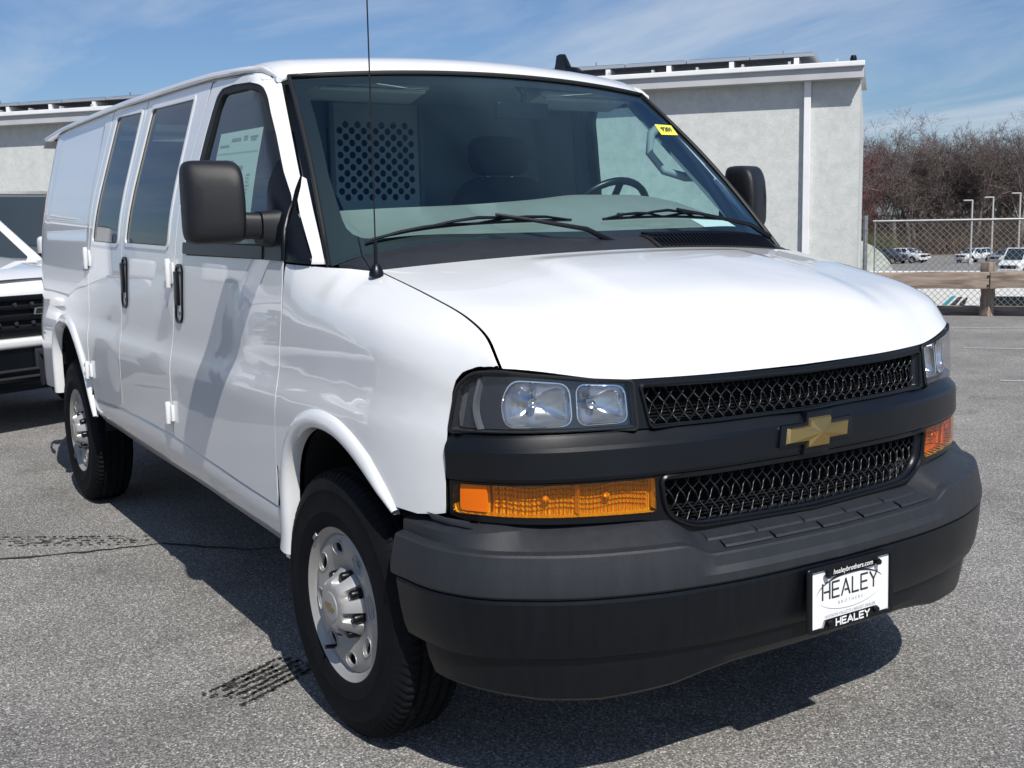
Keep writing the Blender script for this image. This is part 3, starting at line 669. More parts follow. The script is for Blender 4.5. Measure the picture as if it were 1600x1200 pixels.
# recessed pull handles: black oval cup with grip and lock
def pull(x, z, parent):
    ol = rnd([(x-.046, z-.112, .046), (x+.046, z-.112, .046), (x+.046, z+.112, .046), (x-.046, z+.112, .046)], .04, 8)
    bz = panel('door_handle', ol, side(.007), 'black_plastic', parent, .012, holes=[shrink(ol, .011)], out=OUT, depth=.012)
    panel('handle_cup', shrink(ol, .004), side(-.003), 'dark_void', parent, .02, out=OUT, depth=0)
    m = MB(); y = -float(W(x, z))
    m.box((x-.012, y-.006, z+.02), (.040, .014, .130)); m.build('handle_grip', 'black_plastic', parent, bevel=.006)
    MB().lathe([(0, -.004), (.008, -.004), (.009, .004)], 12, cen=(x, y-.004, z-.075)).build('lock_barrel', 'chrome', parent)
pull(-1.405, 1.20, door)
# window sticker behind the passenger glass
st_ol = [(-1.165, 1.775), (-.735, 1.768), (-.72, 1.43), (-1.175, 1.45)]
st = panel('price_sheet', st_ol, side(-.022), 'paper', door, .08, out=OUT, depth=0)
def sheet_bar(u0, u1, v0, v1, mat='ink_grey'):
    def q(u, v): a = np.array(st_ol, float); t = a[0]*(1-u)*(1-v)+a[1]*u*(1-v)+a[2]*u*v+a[3]*(1-u)*v; return tuple(t)
    return [q(u0, v0), q(u1, v0), q(u1, v1), q(u0, v1)]
ink = []
for u0, u1, v0, v1 in [(.32, .54, .07, .10), (.60, .70, .06, .075), (.60, .70, .09, .10), (.75, .93, .07, .085), (.78, .9, .10, .112), (.05, .28, .13, .15), (.03, .97, .22, .226), (.2, .33, .29, .325), (.55, .70, .36, .395)]: ink.append((u0, u1, v0, v1))
for k in range(16):
    v = .30+k*.036; ink += [(.06, .06+rng.uniform(.08, .16), v, v+.010), (.38, .38+rng.uniform(.06, .12), v, v+.010)]
    if k > 3: ink += [(.55, .55+rng.uniform(.08, .2), v, v+.010), (.80, .80+rng.uniform(.04, .1), v, v+.010)]
m = MB()
for q in ink:
    b = sheet_bar(*q); v = [(x, -(float(W(x, z))-.0205), z) for x, z in b]; m.add(v, [(0, 1, 2, 3)])
m.build('print_lines', 'ink_grey', door, smooth=0)
# ------------------------------------------------ side cargo doors
gm = [(-2.285, .648), (-2.29, 1.0), (-2.285, 1.20), (-2.28, 1.35), (-2.262, 1.58), (-2.205, 1.90), (-2.19, 1.985)]
gr = [(-2.835, .625), (-2.87, .70), (-2.90, .80), (-2.918, .94), (-2.922, 1.2), (-2.915, 1.36), (-2.893, 1.58), (-2.822, 1.90), (-2.80, 1.992)]
fdoor = [(x-.006, z) for x, z in rear_edge]
d1 = fdoor[:-1]+along_rail(-1.32, -2.19, 8, -.018)+gm[::-1][1:]+[(-1.9, .648)]
w1 = rnd([(-1.565, 1.373, .03), (-1.497, 1.938, .015), (-2.10, 1.954, .03), (-2.222, 1.383, .03)], .02)
dr1 = panel('side_door', d1, side(), 'white_paint', van, seal='rubber_seal', step=.03, holes=[w1], gap=.003, out=OUT, depth=.03)
d2 = gm[:-1]+along_rail(-2.2, -2.80, 6, -.018)+gr[::-1][1:]
w2 = rnd([(-2.345, 1.378, .03), (-2.262, 1.958, .015), (-2.715, 1.972, .03), (-2.845, 1.388, .03)], .02)
dr2 = panel('side_door', d2, side(), 'white_paint', van, seal='rubber_seal', step=.03, holes=[w2], gap=.003, out=OUT, depth=.03)
for dd, ww in ((dr1, w1), (dr2, w2)):
    panel('window_seal', shrink(ww, -.012), side(.004), 'white_paint', dd, .03, holes=[shrink(ww, .004)], out=OUT, depth=.008)
    panel('window_frame', shrink(ww, .003), side(-.008), 'rubber_seal', dd, .03, holes=[shrink(ww, .022)], out=OUT, depth=.015)
    panel('window_glass', shrink(ww, .006), side(-.006), 'privacy_glass', dd, .05, out=OUT, depth=0)
pull(-2.215, 1.215, dr1)
# hinges
def hinge(x, z, parent, w_=.05, h=.085):
    y = -float(W(x, z)); m = MB()
    m.box((x-w_*.45, y-.006, z), (w_*.8, .014, h)); m.box((x+w_*.45, y-.005, z), (w_*.7, .012, h*.9))
    m.tube([(x, y-.014, z-h*.62), (x, y-.014, z+h*.62)], .011, 10)
    m.box((x-w_*.5, y-.014, z+h*.3), (w_*.4, .014, h*.25)); m.box((x-w_*.5, y-.014, z-h*.3), (w_*.4, .014, h*.25))
    return m.build('hinge', 'white_paint', parent, bevel=.003)
hinge(-2.918, 1.31, dr2, .065, .085); hinge(-2.89, .765, dr2, .06, .07)
hinge(-1.512, 1.275, dr1, .055, .09); hinge(-1.508, .735, dr1, .045, .07)
# ------------------------------------------------ wheel arches (opening outlines)
FARCH = [(-.335, .447), (-.318, .56), (-.300, .70), (-.262, .79), (-.19, .852), (-.09, .882), (.03, .878), (.13, .850), (.22, .806), (.30, .757), (.352, .718)]
RARCH = [(-3.735, .55), (-3.728, .66), (-3.715, .80), (-3.66, .90), (-3.56, .948), (-3.44, .957), (-3.31, .938), (-3.20, .895), (-3.09, .82), (-3.0, .735), (-2.93, .63), (-2.885, .53)]
def smooth_line(pts, n=6):
    P = [np.array(q, float) for q in pts]; out = []
    for i in range(len(P)-1):
        a, b, c, d = P[max(i-1, 0)], P[i], P[i+1], P[min(i+2, len(P)-1)]
        for j in range(n):
            t = j/n; out.append(tuple(.5*((2*b)+(-a+c)*t+(2*a-5*b+4*c-d)*t*t+(-a+3*b-3*c+d)*t**3)))
    out.append(tuple(P[-1])); return out
FARCH = smooth_line(FARCH, 4); RARCH = smooth_line(RARCH, 4)
# ------------------------------------------------ rear quarter panel
q_edge = [(x-.006, z) for x, z in gr]
quarter = q_edge[1:-1]+along_rail(-2.81, -4.45, 12, -.018)+[(-4.66, 1.86), (-4.70, 1.6), (-4.70, .62), (-4.60, .56), (-4.1, .555)]+[q for q in RARCH if q[1] > .56 and q[0] < -2.905]
qp = panel('quarter_panel', quarter, side(), 'white_paint', van, seal='rubber_seal', step=.035, gap=.002, out=OUT, depth=.025)
# ------------------------------------------------ rocker
rb_ = pch([-2.9, -2.68, -2.27, -1.33, -.97, -.46, -.3], [.515, .511, .499, .482, .469, .452, .446])
rt_ = pch([-2.9, -2.3, -1.5, -1.1, -.75, -.404], [.632, .642, .634, .611, .591, .576])
rock = [(x, float(rb_(x))) for x in np.linspace(-.372, -2.86, 24)]+[(-2.862, .60)]+[(x, float(rt_(x))) for x in np.linspace(-2.84, -.40, 24)]+[(-.395, .56)]
def rock_surf(x, z):
    t = (z-rb_(x))/(rt_(x)-rb_(x)); return x, -(W(x, .60)-.002-.040*(1-np.clip(t, -.2, 1.0))**2.6), z
panel('rocker_panel', rock, rock_surf, 'white_paint', van, .03, out=(0, -1, -.1), depth=.05)
m = MB()
v = []; xs_ = np.linspace(-.36, -2.86, 24)
m.loft([[(x, -(float(W(x, .6))-.042), float(rb_(x))), (x, -(float(W(x, .6))-.050), float(rb_(x))-.012), (x, -.90, float(rb_(x))-.012)] for x in xs_], closed=False)
m.build('rocker_flange', 'white_paint', van)
# ------------------------------------------------ wheel-arch flares and liners
def flare(name, arch, wid, parent):
    P = [np.array(q) for q in arch]; rings = []; inner = []
    for i, q in enumerate(P):
        t = P[min(i+1, len(P)-1)]-P[max(i-1, 0)]; t = t/np.linalg.norm(t); n = np.array([-t[1], t[0]])     # outwards from the opening
        k = i/(len(P)-1); wd = wid*(1+.55*max(0, 1-k*5)**1.5)-wid*.75*max(0, k-.80)/.20
        ring = []
        for u, o in ((-.008, -.032), (-.006, .0), (0, .010), (wd*.18, .016), (wd*.45, .017), (wd*.72, .013), (wd*.92, .007), (wd, -.002), (wd, -.012)):
            r = q+n*u; ring.append((r[0], -(float(W(r[0], max(r[1], .5)))+o*(1 if k < .9 else 1-.4*(k-.9)/.1)), r[1]))
        rings.append(ring)
    return MB().loft(rings, cap=False, closed=False).build(name, 'white_paint', parent, smooth=60)
def liner(arch, parent):
    m = MB(); m.loft([[(x, -.955, z), (x, -.55, z-.0)] for x, z in [(arch[0][0], .38)]+[(q[0], q[1]-.004) for q in arch]+[(arch[-1][0], .45)]], closed=False)
    xs = [q[0] for q in arch]; m.add([(min(xs)-.02, -.56, .25), (max(xs)+.02, -.56, .25), (max(xs)+.02, -.56, 1.0), (min(xs)-.02, -.56, 1.0)], [(0, 1, 2, 3)])
    return m.build('wheel_well', 'underbody', parent, smooth=40)
flR = flare('wheel_flare', FARCH, .050, van); flRr = flare('wheel_flare', RARCH, .046, van)
lnF = liner(FARCH, van); lnR = liner(RARCH, van)
# ------------------------------------------------ hood, seam and fender
sa = pch([0, .40, .64, .80, .91, 1.0], [0, .484, .766, .914, .969, 1.0]); sb_ = pch([0, .40, .64, .80, .91, 1.0], [0, .28, .482, .688, .885, 1.0])
def hood_surf(s, y):
    s = np.asarray(s, float); y = np.asarray(y, float); ay = abs(y)
    xr = .12-.125*(ay/.84)**2; zr = 1.353-.036*(ay/.84)**2
    xn = FY(ay)-lean(ay, 1.07)-.010; zn = 1.056+.006*(ay/.535)**2+.032*sstep(.55, .83, ay)
    x = xr+(xn-xr)*sa(s); z = zr+(zn-zr)*sb_(s)
    z = z+.022*np.sin(np.pi*np.clip(s, 0, 1))*(1-(ay/.83)**2)
    bul = sstep(.50, .40, ay+.06*(1-s))*sstep(.05, .11, s)*(1-sstep(.62, .95, s)); z = z+.009*bul
    return x, y, z
hood_out = [(s, -.826+.010*(1-s)*0) for s in np.linspace(.0, 1, 26)]+[(1, y) for y in np.linspace(-.80, .80, 30)]+[(s, .826) for s in np.linspace(1, .0, 26)]+[(.0, y) for y in np.linspace(.80, -.80, 20)]
def hood_scaled(u, v): return hood_surf(np.asarray(u)/.75, v)
hood = panel('hood', [(s*.75, y) for s, y in hood_out], hood_scaled, 'white_paint', van, seal='rubber_seal', step=.028, gap=.003, out=(.3, 0, 1), depth=.022)
seam_s = np.linspace(0, 1, 40); _sx, _sy, _sz = hood_surf(seam_s, np.full(40, .829))
_tx = np.concatenate([[-.42, -.30, -.165, -.08], _sx[_sx > .005]]); _tz = np.concatenate([[1.336, 1.332, 1.326, 1.323], _sz[_sx > .005]]); _ty = np.concatenate([[.967, .953, .909, .876], np.full((_sx > .005).sum(), .829)])
def f_top(x): return np.interp(x, _tx, _ty), np.interp(x, _tx, _tz)
XF = float(_sx[-1])
fth = pch([-.42, -.165, -.05, .1, .3, .55, .66], [R(80), R(62), R(34), R(20), R(17), R(26), R(40)])
Z1D = pch([-.42, -.1, .3, .5, .60, .66], [.22, .18, .165, .16, .145, .12])
def fender_surf(x, v):
    """v = 0 at the hood seam, .30 where the flank begins, then metres downwards"""
    x = np.asarray(x, float); v = np.asarray(v, float); ys, zs = f_top(x); z1 = zs-Z1D(x); w1_ = P0(z1)-TAP(x)
    t = np.clip(v/.30, -.05, 1); th = fth(x); g = np.maximum(w1_-ys, .004)
    a = .62*g/np.maximum(np.cos(th), .35); b = .55*Z1D(x)
    y0, z0_ = ys, zs; y1, z1b = ys+a*np.cos(th), zs-a*np.sin(th); e = 1e-3; sl = (P0(z1+e)-P0(z1-e))/(2*e)
    y2, z2 = w1_+sl*b, z1+b; y3, z3 = w1_, z1
    y = (1-t)**3*y0+3*t*(1-t)**2*y1+3*t*t*(1-t)*y2+t**3*y3; z = (1-t)**3*z0_+3*t*(1-t)**2*z1b+3*t*t*(1-t)*z2+t**3*z3
    zl = z1-(v-.30); lo = v > .30
    return x, -np.where(lo, P0(zl)-TAP(x), y), np.where(lo, zl, z)
def fv(x, z):
    """(x,z) -> v on the fender"""
    vv = np.linspace(0, 1.1, 1500); _, _, zz = fender_surf(np.full(1500, x), vv); return float(np.interp(-z, -zz, vv))
XFE = .530
fend = [(x, 0.) for x in np.linspace(-.353, XF-.001, 40)]+[(XF-.001, fv(XF-.001, 1.105))]
fend += [(x, fv(x, z)) for x, z in ((.62, 1.104), (.60, 1.103), (.575, 1.099), (.555, 1.090), (.540, 1.070), (.532, 1.04), (.530, 1.0), (.529, .90), (.528, .80), (.527, .745), (.50, .738), (.44, .730))]
fend += [(q[0], fv(*q)) for q in FARCH[::-1] if q[1] > .70 and q[0] < .335]
fend += [(x, fv(x, z)) for x, z in ((-.375, .70), (-.396, .72), (-.394, .85), (-.387, .99), (-.376, 1.09), (-.361, 1.2), (-.355, 1.325))]
fender = panel('front_fender', fend, fender_surf, 'white_paint', van, seal='rubber_seal', step=.024, gap=.002, out=(.2, -1, .3), depth=.02)
panel('fender_extension', [(-.394, .715), (-.30, .715), (-.318, .56), (-.335, .43), (-.372, .43), (-.395, .58)], lambda x, z: (x, -(W(x, np.maximum(z, .55))-.003), z), 'white_paint', van, .03, out=OUT, depth=.02)
# black triangle and white pillar foot ahead of the door
tri = [(-.352, 1.340), (-.358, 1.40), (-.372, 1.461), (-.398, 1.518), (-.36, 1.478), (-.23, 1.353), (-.225, 1.332)]
panel('pillar_trim', tri, lambda x, z: (x, -(W(x, np.maximum(z, 1.342))-.002), z), 'black_plastic', van, .03, out=OUT, depth=.015, gap=.002)
foot = [(-.398, 1.522), (-.425, 1.562), (-.452, 1.598), (xws(1.59)-.004, 1.59), (xws(1.5)-.004, 1.5), (xws(1.4)-.003, 1.4), (-.176, 1.332), (-.222, 1.332), (-.23, 1.355), (-.36, 1.482)]
panel('pillar_foot', foot, lambda x, z: (x, -(W(x, np.maximum(z, 1.342))), z), 'white_paint', van, .03, out=(.5, -1, .3), depth=.015, gap=.002)
# ------------------------------------------------ roof, roof rails
def roof_surf(x, y):
    ay = abs(y); xh = -.69-.15*ay**2+.008; d = np.maximum(xh-x, -.02)
    z = 1.968-.055*ay**2+.004+.078*(1-np.exp(-d/.09))+.014*np.clip(d, 0, 2.2)-.02*np.maximum(d-2.6, 0)**1.5
    return x, y, z-.035*np.maximum((ay-.70)/.12, 0)**2
ro = [(-.69-.15*y*y, y) for y in np.linspace(-.785, .785, 24)]+[(x, .822) for x in np.linspace(-.83, -4.45, 30)]+[(-4.62, y) for y in np.linspace(.76, -.76, 12)]+[(x, -.822) for x in np.linspace(-4.45, -.83, 30)]
panel('roof', ro, roof_surf, 'white_paint', van, .045, out=(0, 0, 1), depth=.015)
rings = []
for x in np.concatenate([np.linspace(-.775, -.87, 6), np.linspace(-.95, -4.42, 40)]):
    zr = float(railz(x)); k = max(0, min(1, (-.79-x)/.20)); yy = -.822+.036*(1-k)
    rings.append([(x, yy+dy*(.4+.6*k), zr+dz) for dy, dz in ((.02, -.012), (-.016, -.012), (-.022, -.005), (-.020, .005), (-.010, .012*(.3+.7*k)), (.012, .015*(.2+.8*k)), (.03, .010*k))])
railR = MB().loft(rings).build('roof_rail', 'white_paint', van, smooth=50)
# shadow gap under the rail, painted as a near-black strip
gapR = MB().loft([[(x, -(float(W(x, float(railz(x))-.016))-.004), float(railz(x))-.024), (x, -.80, float(railz(x))-.004)] for x in np.linspace(-.80, -4.4, 40)], closed=False).build('rail_shadow_strip', 'dark_void', van)
# ------------------------------------------------ windshield, frit, cowl
def ws_surf(q, t):
    """q in -1..1 across, t 0 bottom .. 1 top"""
    q = np.asarray(q, float); t = np.asarray(t, float); aq = abs(q)
    yb, yt = .905*q, .752*q
    xb, zb_ = -.035-.130*aq**2, 1.392-.066*aq**6
    xt, zt = -.69-.0855*aq**2, 1.966-.031*aq**2
    b = np.sin(np.pi*np.clip(t, 0, 1))
    return xb+(xt-xb)*t+.020*b, yb+(yt-yb)*t, zb_+(zt-zb_)*t+.016*b
ws_o = rnd([(-1, 0, .02), (1, 0, .02), (1, 1, .03), (-1, 1, .03)], .02)
wsg = panel('windshield', ws_o, ws_surf, 'windshield_glass', van, .06, out=(1, 0, .5), depth=.006)
gl_in = rnd([(-.925, .06, .12), (-.5, .035, 0), (0, .03, 0), (.5, .035, 0), (.925, .06, .12), (.945, .40, 0), (.935, .935, .05), (0, .93, 0), (-.935, .935, .05), (-.945, .40, 0)], .03)
panel('frit_band', ws_o, ws_surf, 'rubber_seal', van, .05, holes=[gl_in], out=(1, 0, .5), depth=0, off=-.004)
def rim_path(off):
    P = [ws_surf(np.array([s]), np.array([t])) for s, t in [(-1, t) for t in np.linspace(0, 1, 14)]+[(s, 1) for s in np.linspace(-1, 1, 24)][1:]+[(1, t) for t in np.linspace(1, 0, 14)][1:]]
    return [(float(a[0][0])+.004, float(a[1][0]), float(a[2][0])+.002) for a in P]
MB().tube(rim_path(0), .0085, 6).build('windshield_gasket', 'rubber_seal', van, smooth=60)
# cowl: black moulded panel between hood and glass
def cowl_surf(q, t):
    y = .905*np.asarray(q, float)*(1-.02*t); aq = abs(np.asarray(q, float)); t = np.asarray(t, float)
    x0 = .125-.135*(abs(y)/.84)**2; z0_ = 1.349-.036*(abs(y)/.84)**2-.006; xb, zb_ = -.035-.130*aq**2, 1.392-.066*aq**6
    return x0+(xb-x0)*t, y, z0_+(zb_-z0_)*t+.010*np.sin(np.pi*np.clip(t, 0, 1))*(1-aq**4)
cow = panel('cowl_panel', [(q, 0) for q in np.linspace(-.90, .90, 30)]+[(q, 1.05) for q in np.linspace(.99, -.99, 30)], cowl_surf, 'bumper_plastic', van, .05, out=(.5, 0, 1), depth=.02)
# louvred intake on the driver side of the cowl
m = MB()
for k in range(34):
    q = .14+k*.0195; a = [float(c) for c in (np.array(cowl_surf(q, .12)).ravel())]; b = [float(c) for c in (np.array(cowl_surf(q+.012, .88)).ravel())]
    m.tube([(a[0], a[1], a[2]+.006), ((a[0]+b[0])/2, (a[1]+b[1])/2, (a[2]+b[2])/2+.022), (b[0], b[1], b[2]+.008)], .0042, 5)
m.build('cowl_louvres', 'black_plastic', van)
panel('cowl_intake', rnd([(.11, .08), (.83, .08), (.80, .95), (.14, .95)], .05), cowl_surf, 'dark_void', van, .05, out=(.5, 0, 1), depth=0, off=.004)
MB().add([(.04, -.835, 1.303), (-.02, -.80, 1.312), (-.17, -.89, 1.315), (-.12, -.90, 1.305)], [(0, 1, 2, 3)]).build('cowl_corner', 'white_paint', van, smooth=0)
# wipers
def wiper(base, tip0, tip1, name='wiper'):
    def wp(q, t, o): a = [float(c) for c in np.array(ws_surf(q, t)).ravel()]; return Vector((a[0]+o*.75, a[1], a[2]+o*.66))
    b = Vector(base); c0 = wp(*tip0, .02); c1 = wp(*tip1, .02)
    mid = wp((tip0[0]*.42+tip1[0]*.58), (tip0[1]*.42+tip1[1]*.58)+.012, .045)
    e = MB().tube([b, b.lerp(mid, .25)+Vector((.012, 0, .02)), b.lerp(mid, .7)+Vector((.008, 0, .008)), mid], [.011, .0078, .006, .0045], 8).build(name, 'black_plastic', van)
    pts = [wp(tip0[0]+(tip1[0]-tip0[0])*k/10, tip0[1]+(tip1[1]-tip0[1])*k/10+.010*math.sin(math.pi*k/10), .010) for k in range(11)]
    MB().tube(pts, .0048, 5).build('wiper_blade', 'rubber_seal', e)
    for i0, i1, h in ((0, 5, .022), (5, 10, .022), (2, 8, .036)):
        pa, pb = pts[i0], pts[i1]; mm_ = (pa+pb)/2+Vector((.75, 0, .66))*h
        MB().tube([pa, pa.lerp(mm_, .6)+Vector((.004, 0, .004)), mm_, pb.lerp(mm_, .6)+Vector((.004, 0, .004)), pb], [.003, .0045, .0052, .0045, .003], 6).build('wiper_bracket', 'black_plastic', e)
wiper((.03, -.02, 1.372), (-.88, .045), (-.12, .075)); wiper((-.07, .765, 1.370), (.02, .075), (.62, .07))
# antenna, roof fin
ab = MB().lathe([(.0, -.004), (.021, -.004), (.020, .006), (.012, .024), (.006, .030), (0, .031)], 16, cen=(.035, -.85, 1.308), axis='z'); an = ab.build('antenna', 'black_plastic', van)
MB().tube([(.035, -.85, 1.33), (.0355, -.85, 1.40)], .0055, 8).build('antenna_sleeve', 'black_plastic', an); MB().tube([(.0355, -.85, 1.38), (.043, -.850, 2.12)], .0021, 6).build('antenna_mast', 'rubber_seal', an)
fz = float(roof_surf(np.array(-1.03), np.array(.57))[2])
rings = []
for x, h, w_ in ((-.93, .006, .02), (-.955, .022, .028), (-.985, .030, .030), (-1.01, .034, .030), (-1.025, .060, .020), (-1.045, .088, .014), (-1.075, .092, .012), (-1.10, .088, .012), (-1.105, .03, .02)):
    rings.append([(x, .57-w_, fz-.012), (x, .57-w_*.75, fz+h*.6), (x, .57-w_*.25, fz+h), (x, .57+w_*.25, fz+h), (x, .57+w_*.75, fz+h*.6), (x, .57+w_, fz-.012)])
MB().loft(rings).build('shark_fin_antenna', 'black_plastic', van, smooth=40)
# ------------------------------------------------ front fascia; parameter a = arc length along the plan curve
_yy = np.linspace(0, .975, 800); _xx = FY(_yy); _aa = np.concatenate([[0], np.cumsum(np.hypot(np.diff(_yy), np.diff(_xx)))])
def Ya(a): return np.sign(a)*np.interp(abs(np.asarray(a, float)), _aa, _yy)
def Ay(y): return float(np.sign(y)*np.interp(abs(y), _yy, _aa))
def fas(off=0.):
    def f(a, z):
        y = Ya(a); x = FY(abs(y)); e = 1e-3; sl = (FY(abs(y)+e)-FY(np.maximum(abs(y)-e, 0)))/(2*e); n = np.sqrt(1+sl*sl)
        return x-lean(y, z)+off/n, y-np.sign(a)*off*sl/n, np.asarray(z, float)+0*x
    return f
FO = (1, 0, 0)
def yz(pts): return [(Ay(q[0]), q[1])+tuple(q[2:]) for q in pts]
# bar between the grilles
EY = .9185
rings = []
for a in np.linspace(-Ay(EY), Ay(EY), 90):
    ring = []
    for z, o in ((.828, -.030), (.829, -.002), (.834, .006), (.842, .010), (.905, .013), (.915, .010), (.934, -.006), (.944, -.012), (.945, -.035)):
        p_ = fas(o)(np.array([a]), np.array([z])); ring.append((float(p_[0][0]), float(p_[1][0]), z))
    rings.append(ring)
MB().loft(rings, closed=False).build('grille_bar', 'black_plastic', van, smooth=14)
lg = rnd(yz([(-.482, .818, .012), (.482, .818, .012), (.470, .735, .04), (.40, .700, .06), (0, .692, 0), (-.40, .700, .06), (-.470, .735, .04)]), .02)
def tsig(s): return rnd(yz([(s*.915, .752, .018), (s*.913, .836-.012, .012), (s*.506, .8255, .006), (s*.503, .742, .006)]), .01)
low = yz([(-EY, .829), (-.6, .829), (0, .829), (.6, .829), (EY, .829), (EY, .744), (.90, .735), (.55, .726), (.48, .715), (.40, .678), (.2, .668), (0, .666), (-.2, .668), (-.40, .678), (-.48, .715), (-.55, .726), (-.90, .735), (-EY, .744)])
panel('lower_grille_frame', low, fas(), 'black_plastic', van, .03, holes=[lg, tsig(-1), tsig(1)], out=FO, depth=.03)
MB().tube([tuple(float(c) for c in np.array(fas(.003)(np.array(q[0]), np.array(q[1]))).ravel()) for q in shrink(lg, -.008)+[shrink(lg, -.008)[0]]], .006, 6).build('grille_rim', 'black_plastic', van)
ug = rnd(yz([(-.512, 1.042), (-.25, 1.037), (0, 1.035), (.25, 1.037), (.512, 1.042), (.498, .952), (0, .949), (-.498, .952)]), .006)
upo = yz([(-.538, 1.062), (-.3, 1.058), (0, 1.054), (.3, 1.058), (.538, 1.062), (.536, .945), (0, .941), (-.536, .945)])
panel('upper_grille_frame', upo, fas(-.004), 'black_plastic', van, .03, holes=[ug], out=FO, depth=.035)
MB().tube([tuple(float(c) for c in np.array(fas(-.002)(np.array(q[0]), np.array(q[1]))).ravel()) for q in shrink(ug, -.006)+[shrink(ug, -.006)[0]]], .005, 6).build('grille_rim', 'black_plastic', van)
# woven wire mesh behind each opening
def weave(name, poly, z0, z1, off, pitch, slope):
    m = MB(); a0 = min(q[0] for q in poly); a1 = max(q[0] for q in poly); H = z1-z0
    def P(a, z, o): return tuple(float(c) for c in np.array(fas(off+o)(np.array(a), np.array(z))).ravel())
    n = int((a1-a0)/pitch)+6; poly_ = np.array(poly)
    for fam in (0, 1):
        for i in range(-4, n+4):
            pts = []
            steps = 9*max(1, int(H/pitch/slope*2))
            for k in range(steps+1):
                t = k/steps; z = z1-H*t; a = a0+i*pitch+(H*t/slope)*(1 if fam == 0 else -1)+(0 if fam == 0 else H/slope)
                ph = 2*math.pi*(t*H/slope/pitch)
                o = .0045*math.cos(ph+(0 if fam == 0 else math.pi))
                if inside(np.array([[a, z]]), poly_)[0]: pts.append(P(a, z, o))
                else:
                    if len(pts) > 2: m.tube(pts, .0024 if fam == 0 else .0021, 5, cap=False)
                    pts = []
            if len(pts) > 2: m.tube(pts, .0024 if fam == 0 else .0021, 5, cap=False)
    return tag(m.build(name, 'grille_wire', van, smooth=80), kind='stuff')
pm('grille_wire', (.012, .0135, .017), .30, spec=.5)
weave('grille_mesh', shrink(ug, -.004), .945, 1.046, -.026, .0345, 1.4); weave('grille_mesh', shrink(lg, -.004), .688, .822, -.026, .0345, 1.4)
m = MB()
for z in np.arange(.955, 1.045, .0085): m.loft([[tuple(float(c) for c in np.array(fas(-.06+o)(np.array(a), np.array(z+dz))).ravel()) for o, dz in ((0, 0), (.006, -.002), (0, -.004))] for a in np.linspace(-Ay(.52), Ay(.52), 14)])
for z in np.arange(.70, .82, .0085): m.loft([[tuple(float(c) for c in np.array(fas(-.07+o)(np.array(a), np.array(z+dz))).ravel()) for o, dz in ((0, 0), (.006, -.002), (0, -.004))] for a in np.linspace(-Ay(.48), Ay(.48), 14)])
tag(m.build('radiator_fins', 'rubber_seal', van), kind='stuff')
m = MB(); m.loft([[(x, y, z) for x, y in [(float(FY(abs(y_)))-.11, y_) for y_ in np.linspace(-.86, .86, 20)]] for z in (.62, 1.075)], closed=False); m.build('grille_backing', 'dark_void', van)
# gold cross emblem on a black carrier
def tie(sx, sz, sh=.27):
    pts = [(-.115, -.020), (-.040, -.020), (-.040, -.039), (.040, -.039), (.040, -.020), (.115, -.020), (.115, .020), (.040, .020), (.040, .039), (-.040, .039), (-.040, .020), (-.115, .020)]
    return [((a*sx)+b*sz*sh, b*sz) for a, b in pts]
def ex(y, z, d): return (float(FY(abs(y)))-float(lean(y, z))+d, y, z)
ZT = .887
MB().prism([(a, b+ZT) for a, b in tie(1.16, 1.36)], ex, -.02, .020).build('emblem_carrier', 'black_plastic', van, bevel=.003, smooth=30)
fr_ = tie(1.0, 1.0); n_ = len(fr_); ie = [(a*.93, b*.86) for a, b in fr_]
v = [ex(a, b+ZT, .018) for a, b in fr_]+[ex(a, b+ZT, .027) for a, b in ie]+[ex(0, ZT, .0335)]
MB().add(v, [(i, (i+1) % n_, n_+(i+1) % n_, n_+i) for i in range(n_)]+[(n_+i, n_+(i+1) % n_, 2*n_) for i in range(n_)]).build('emblem', 'gold', van, smooth=0)
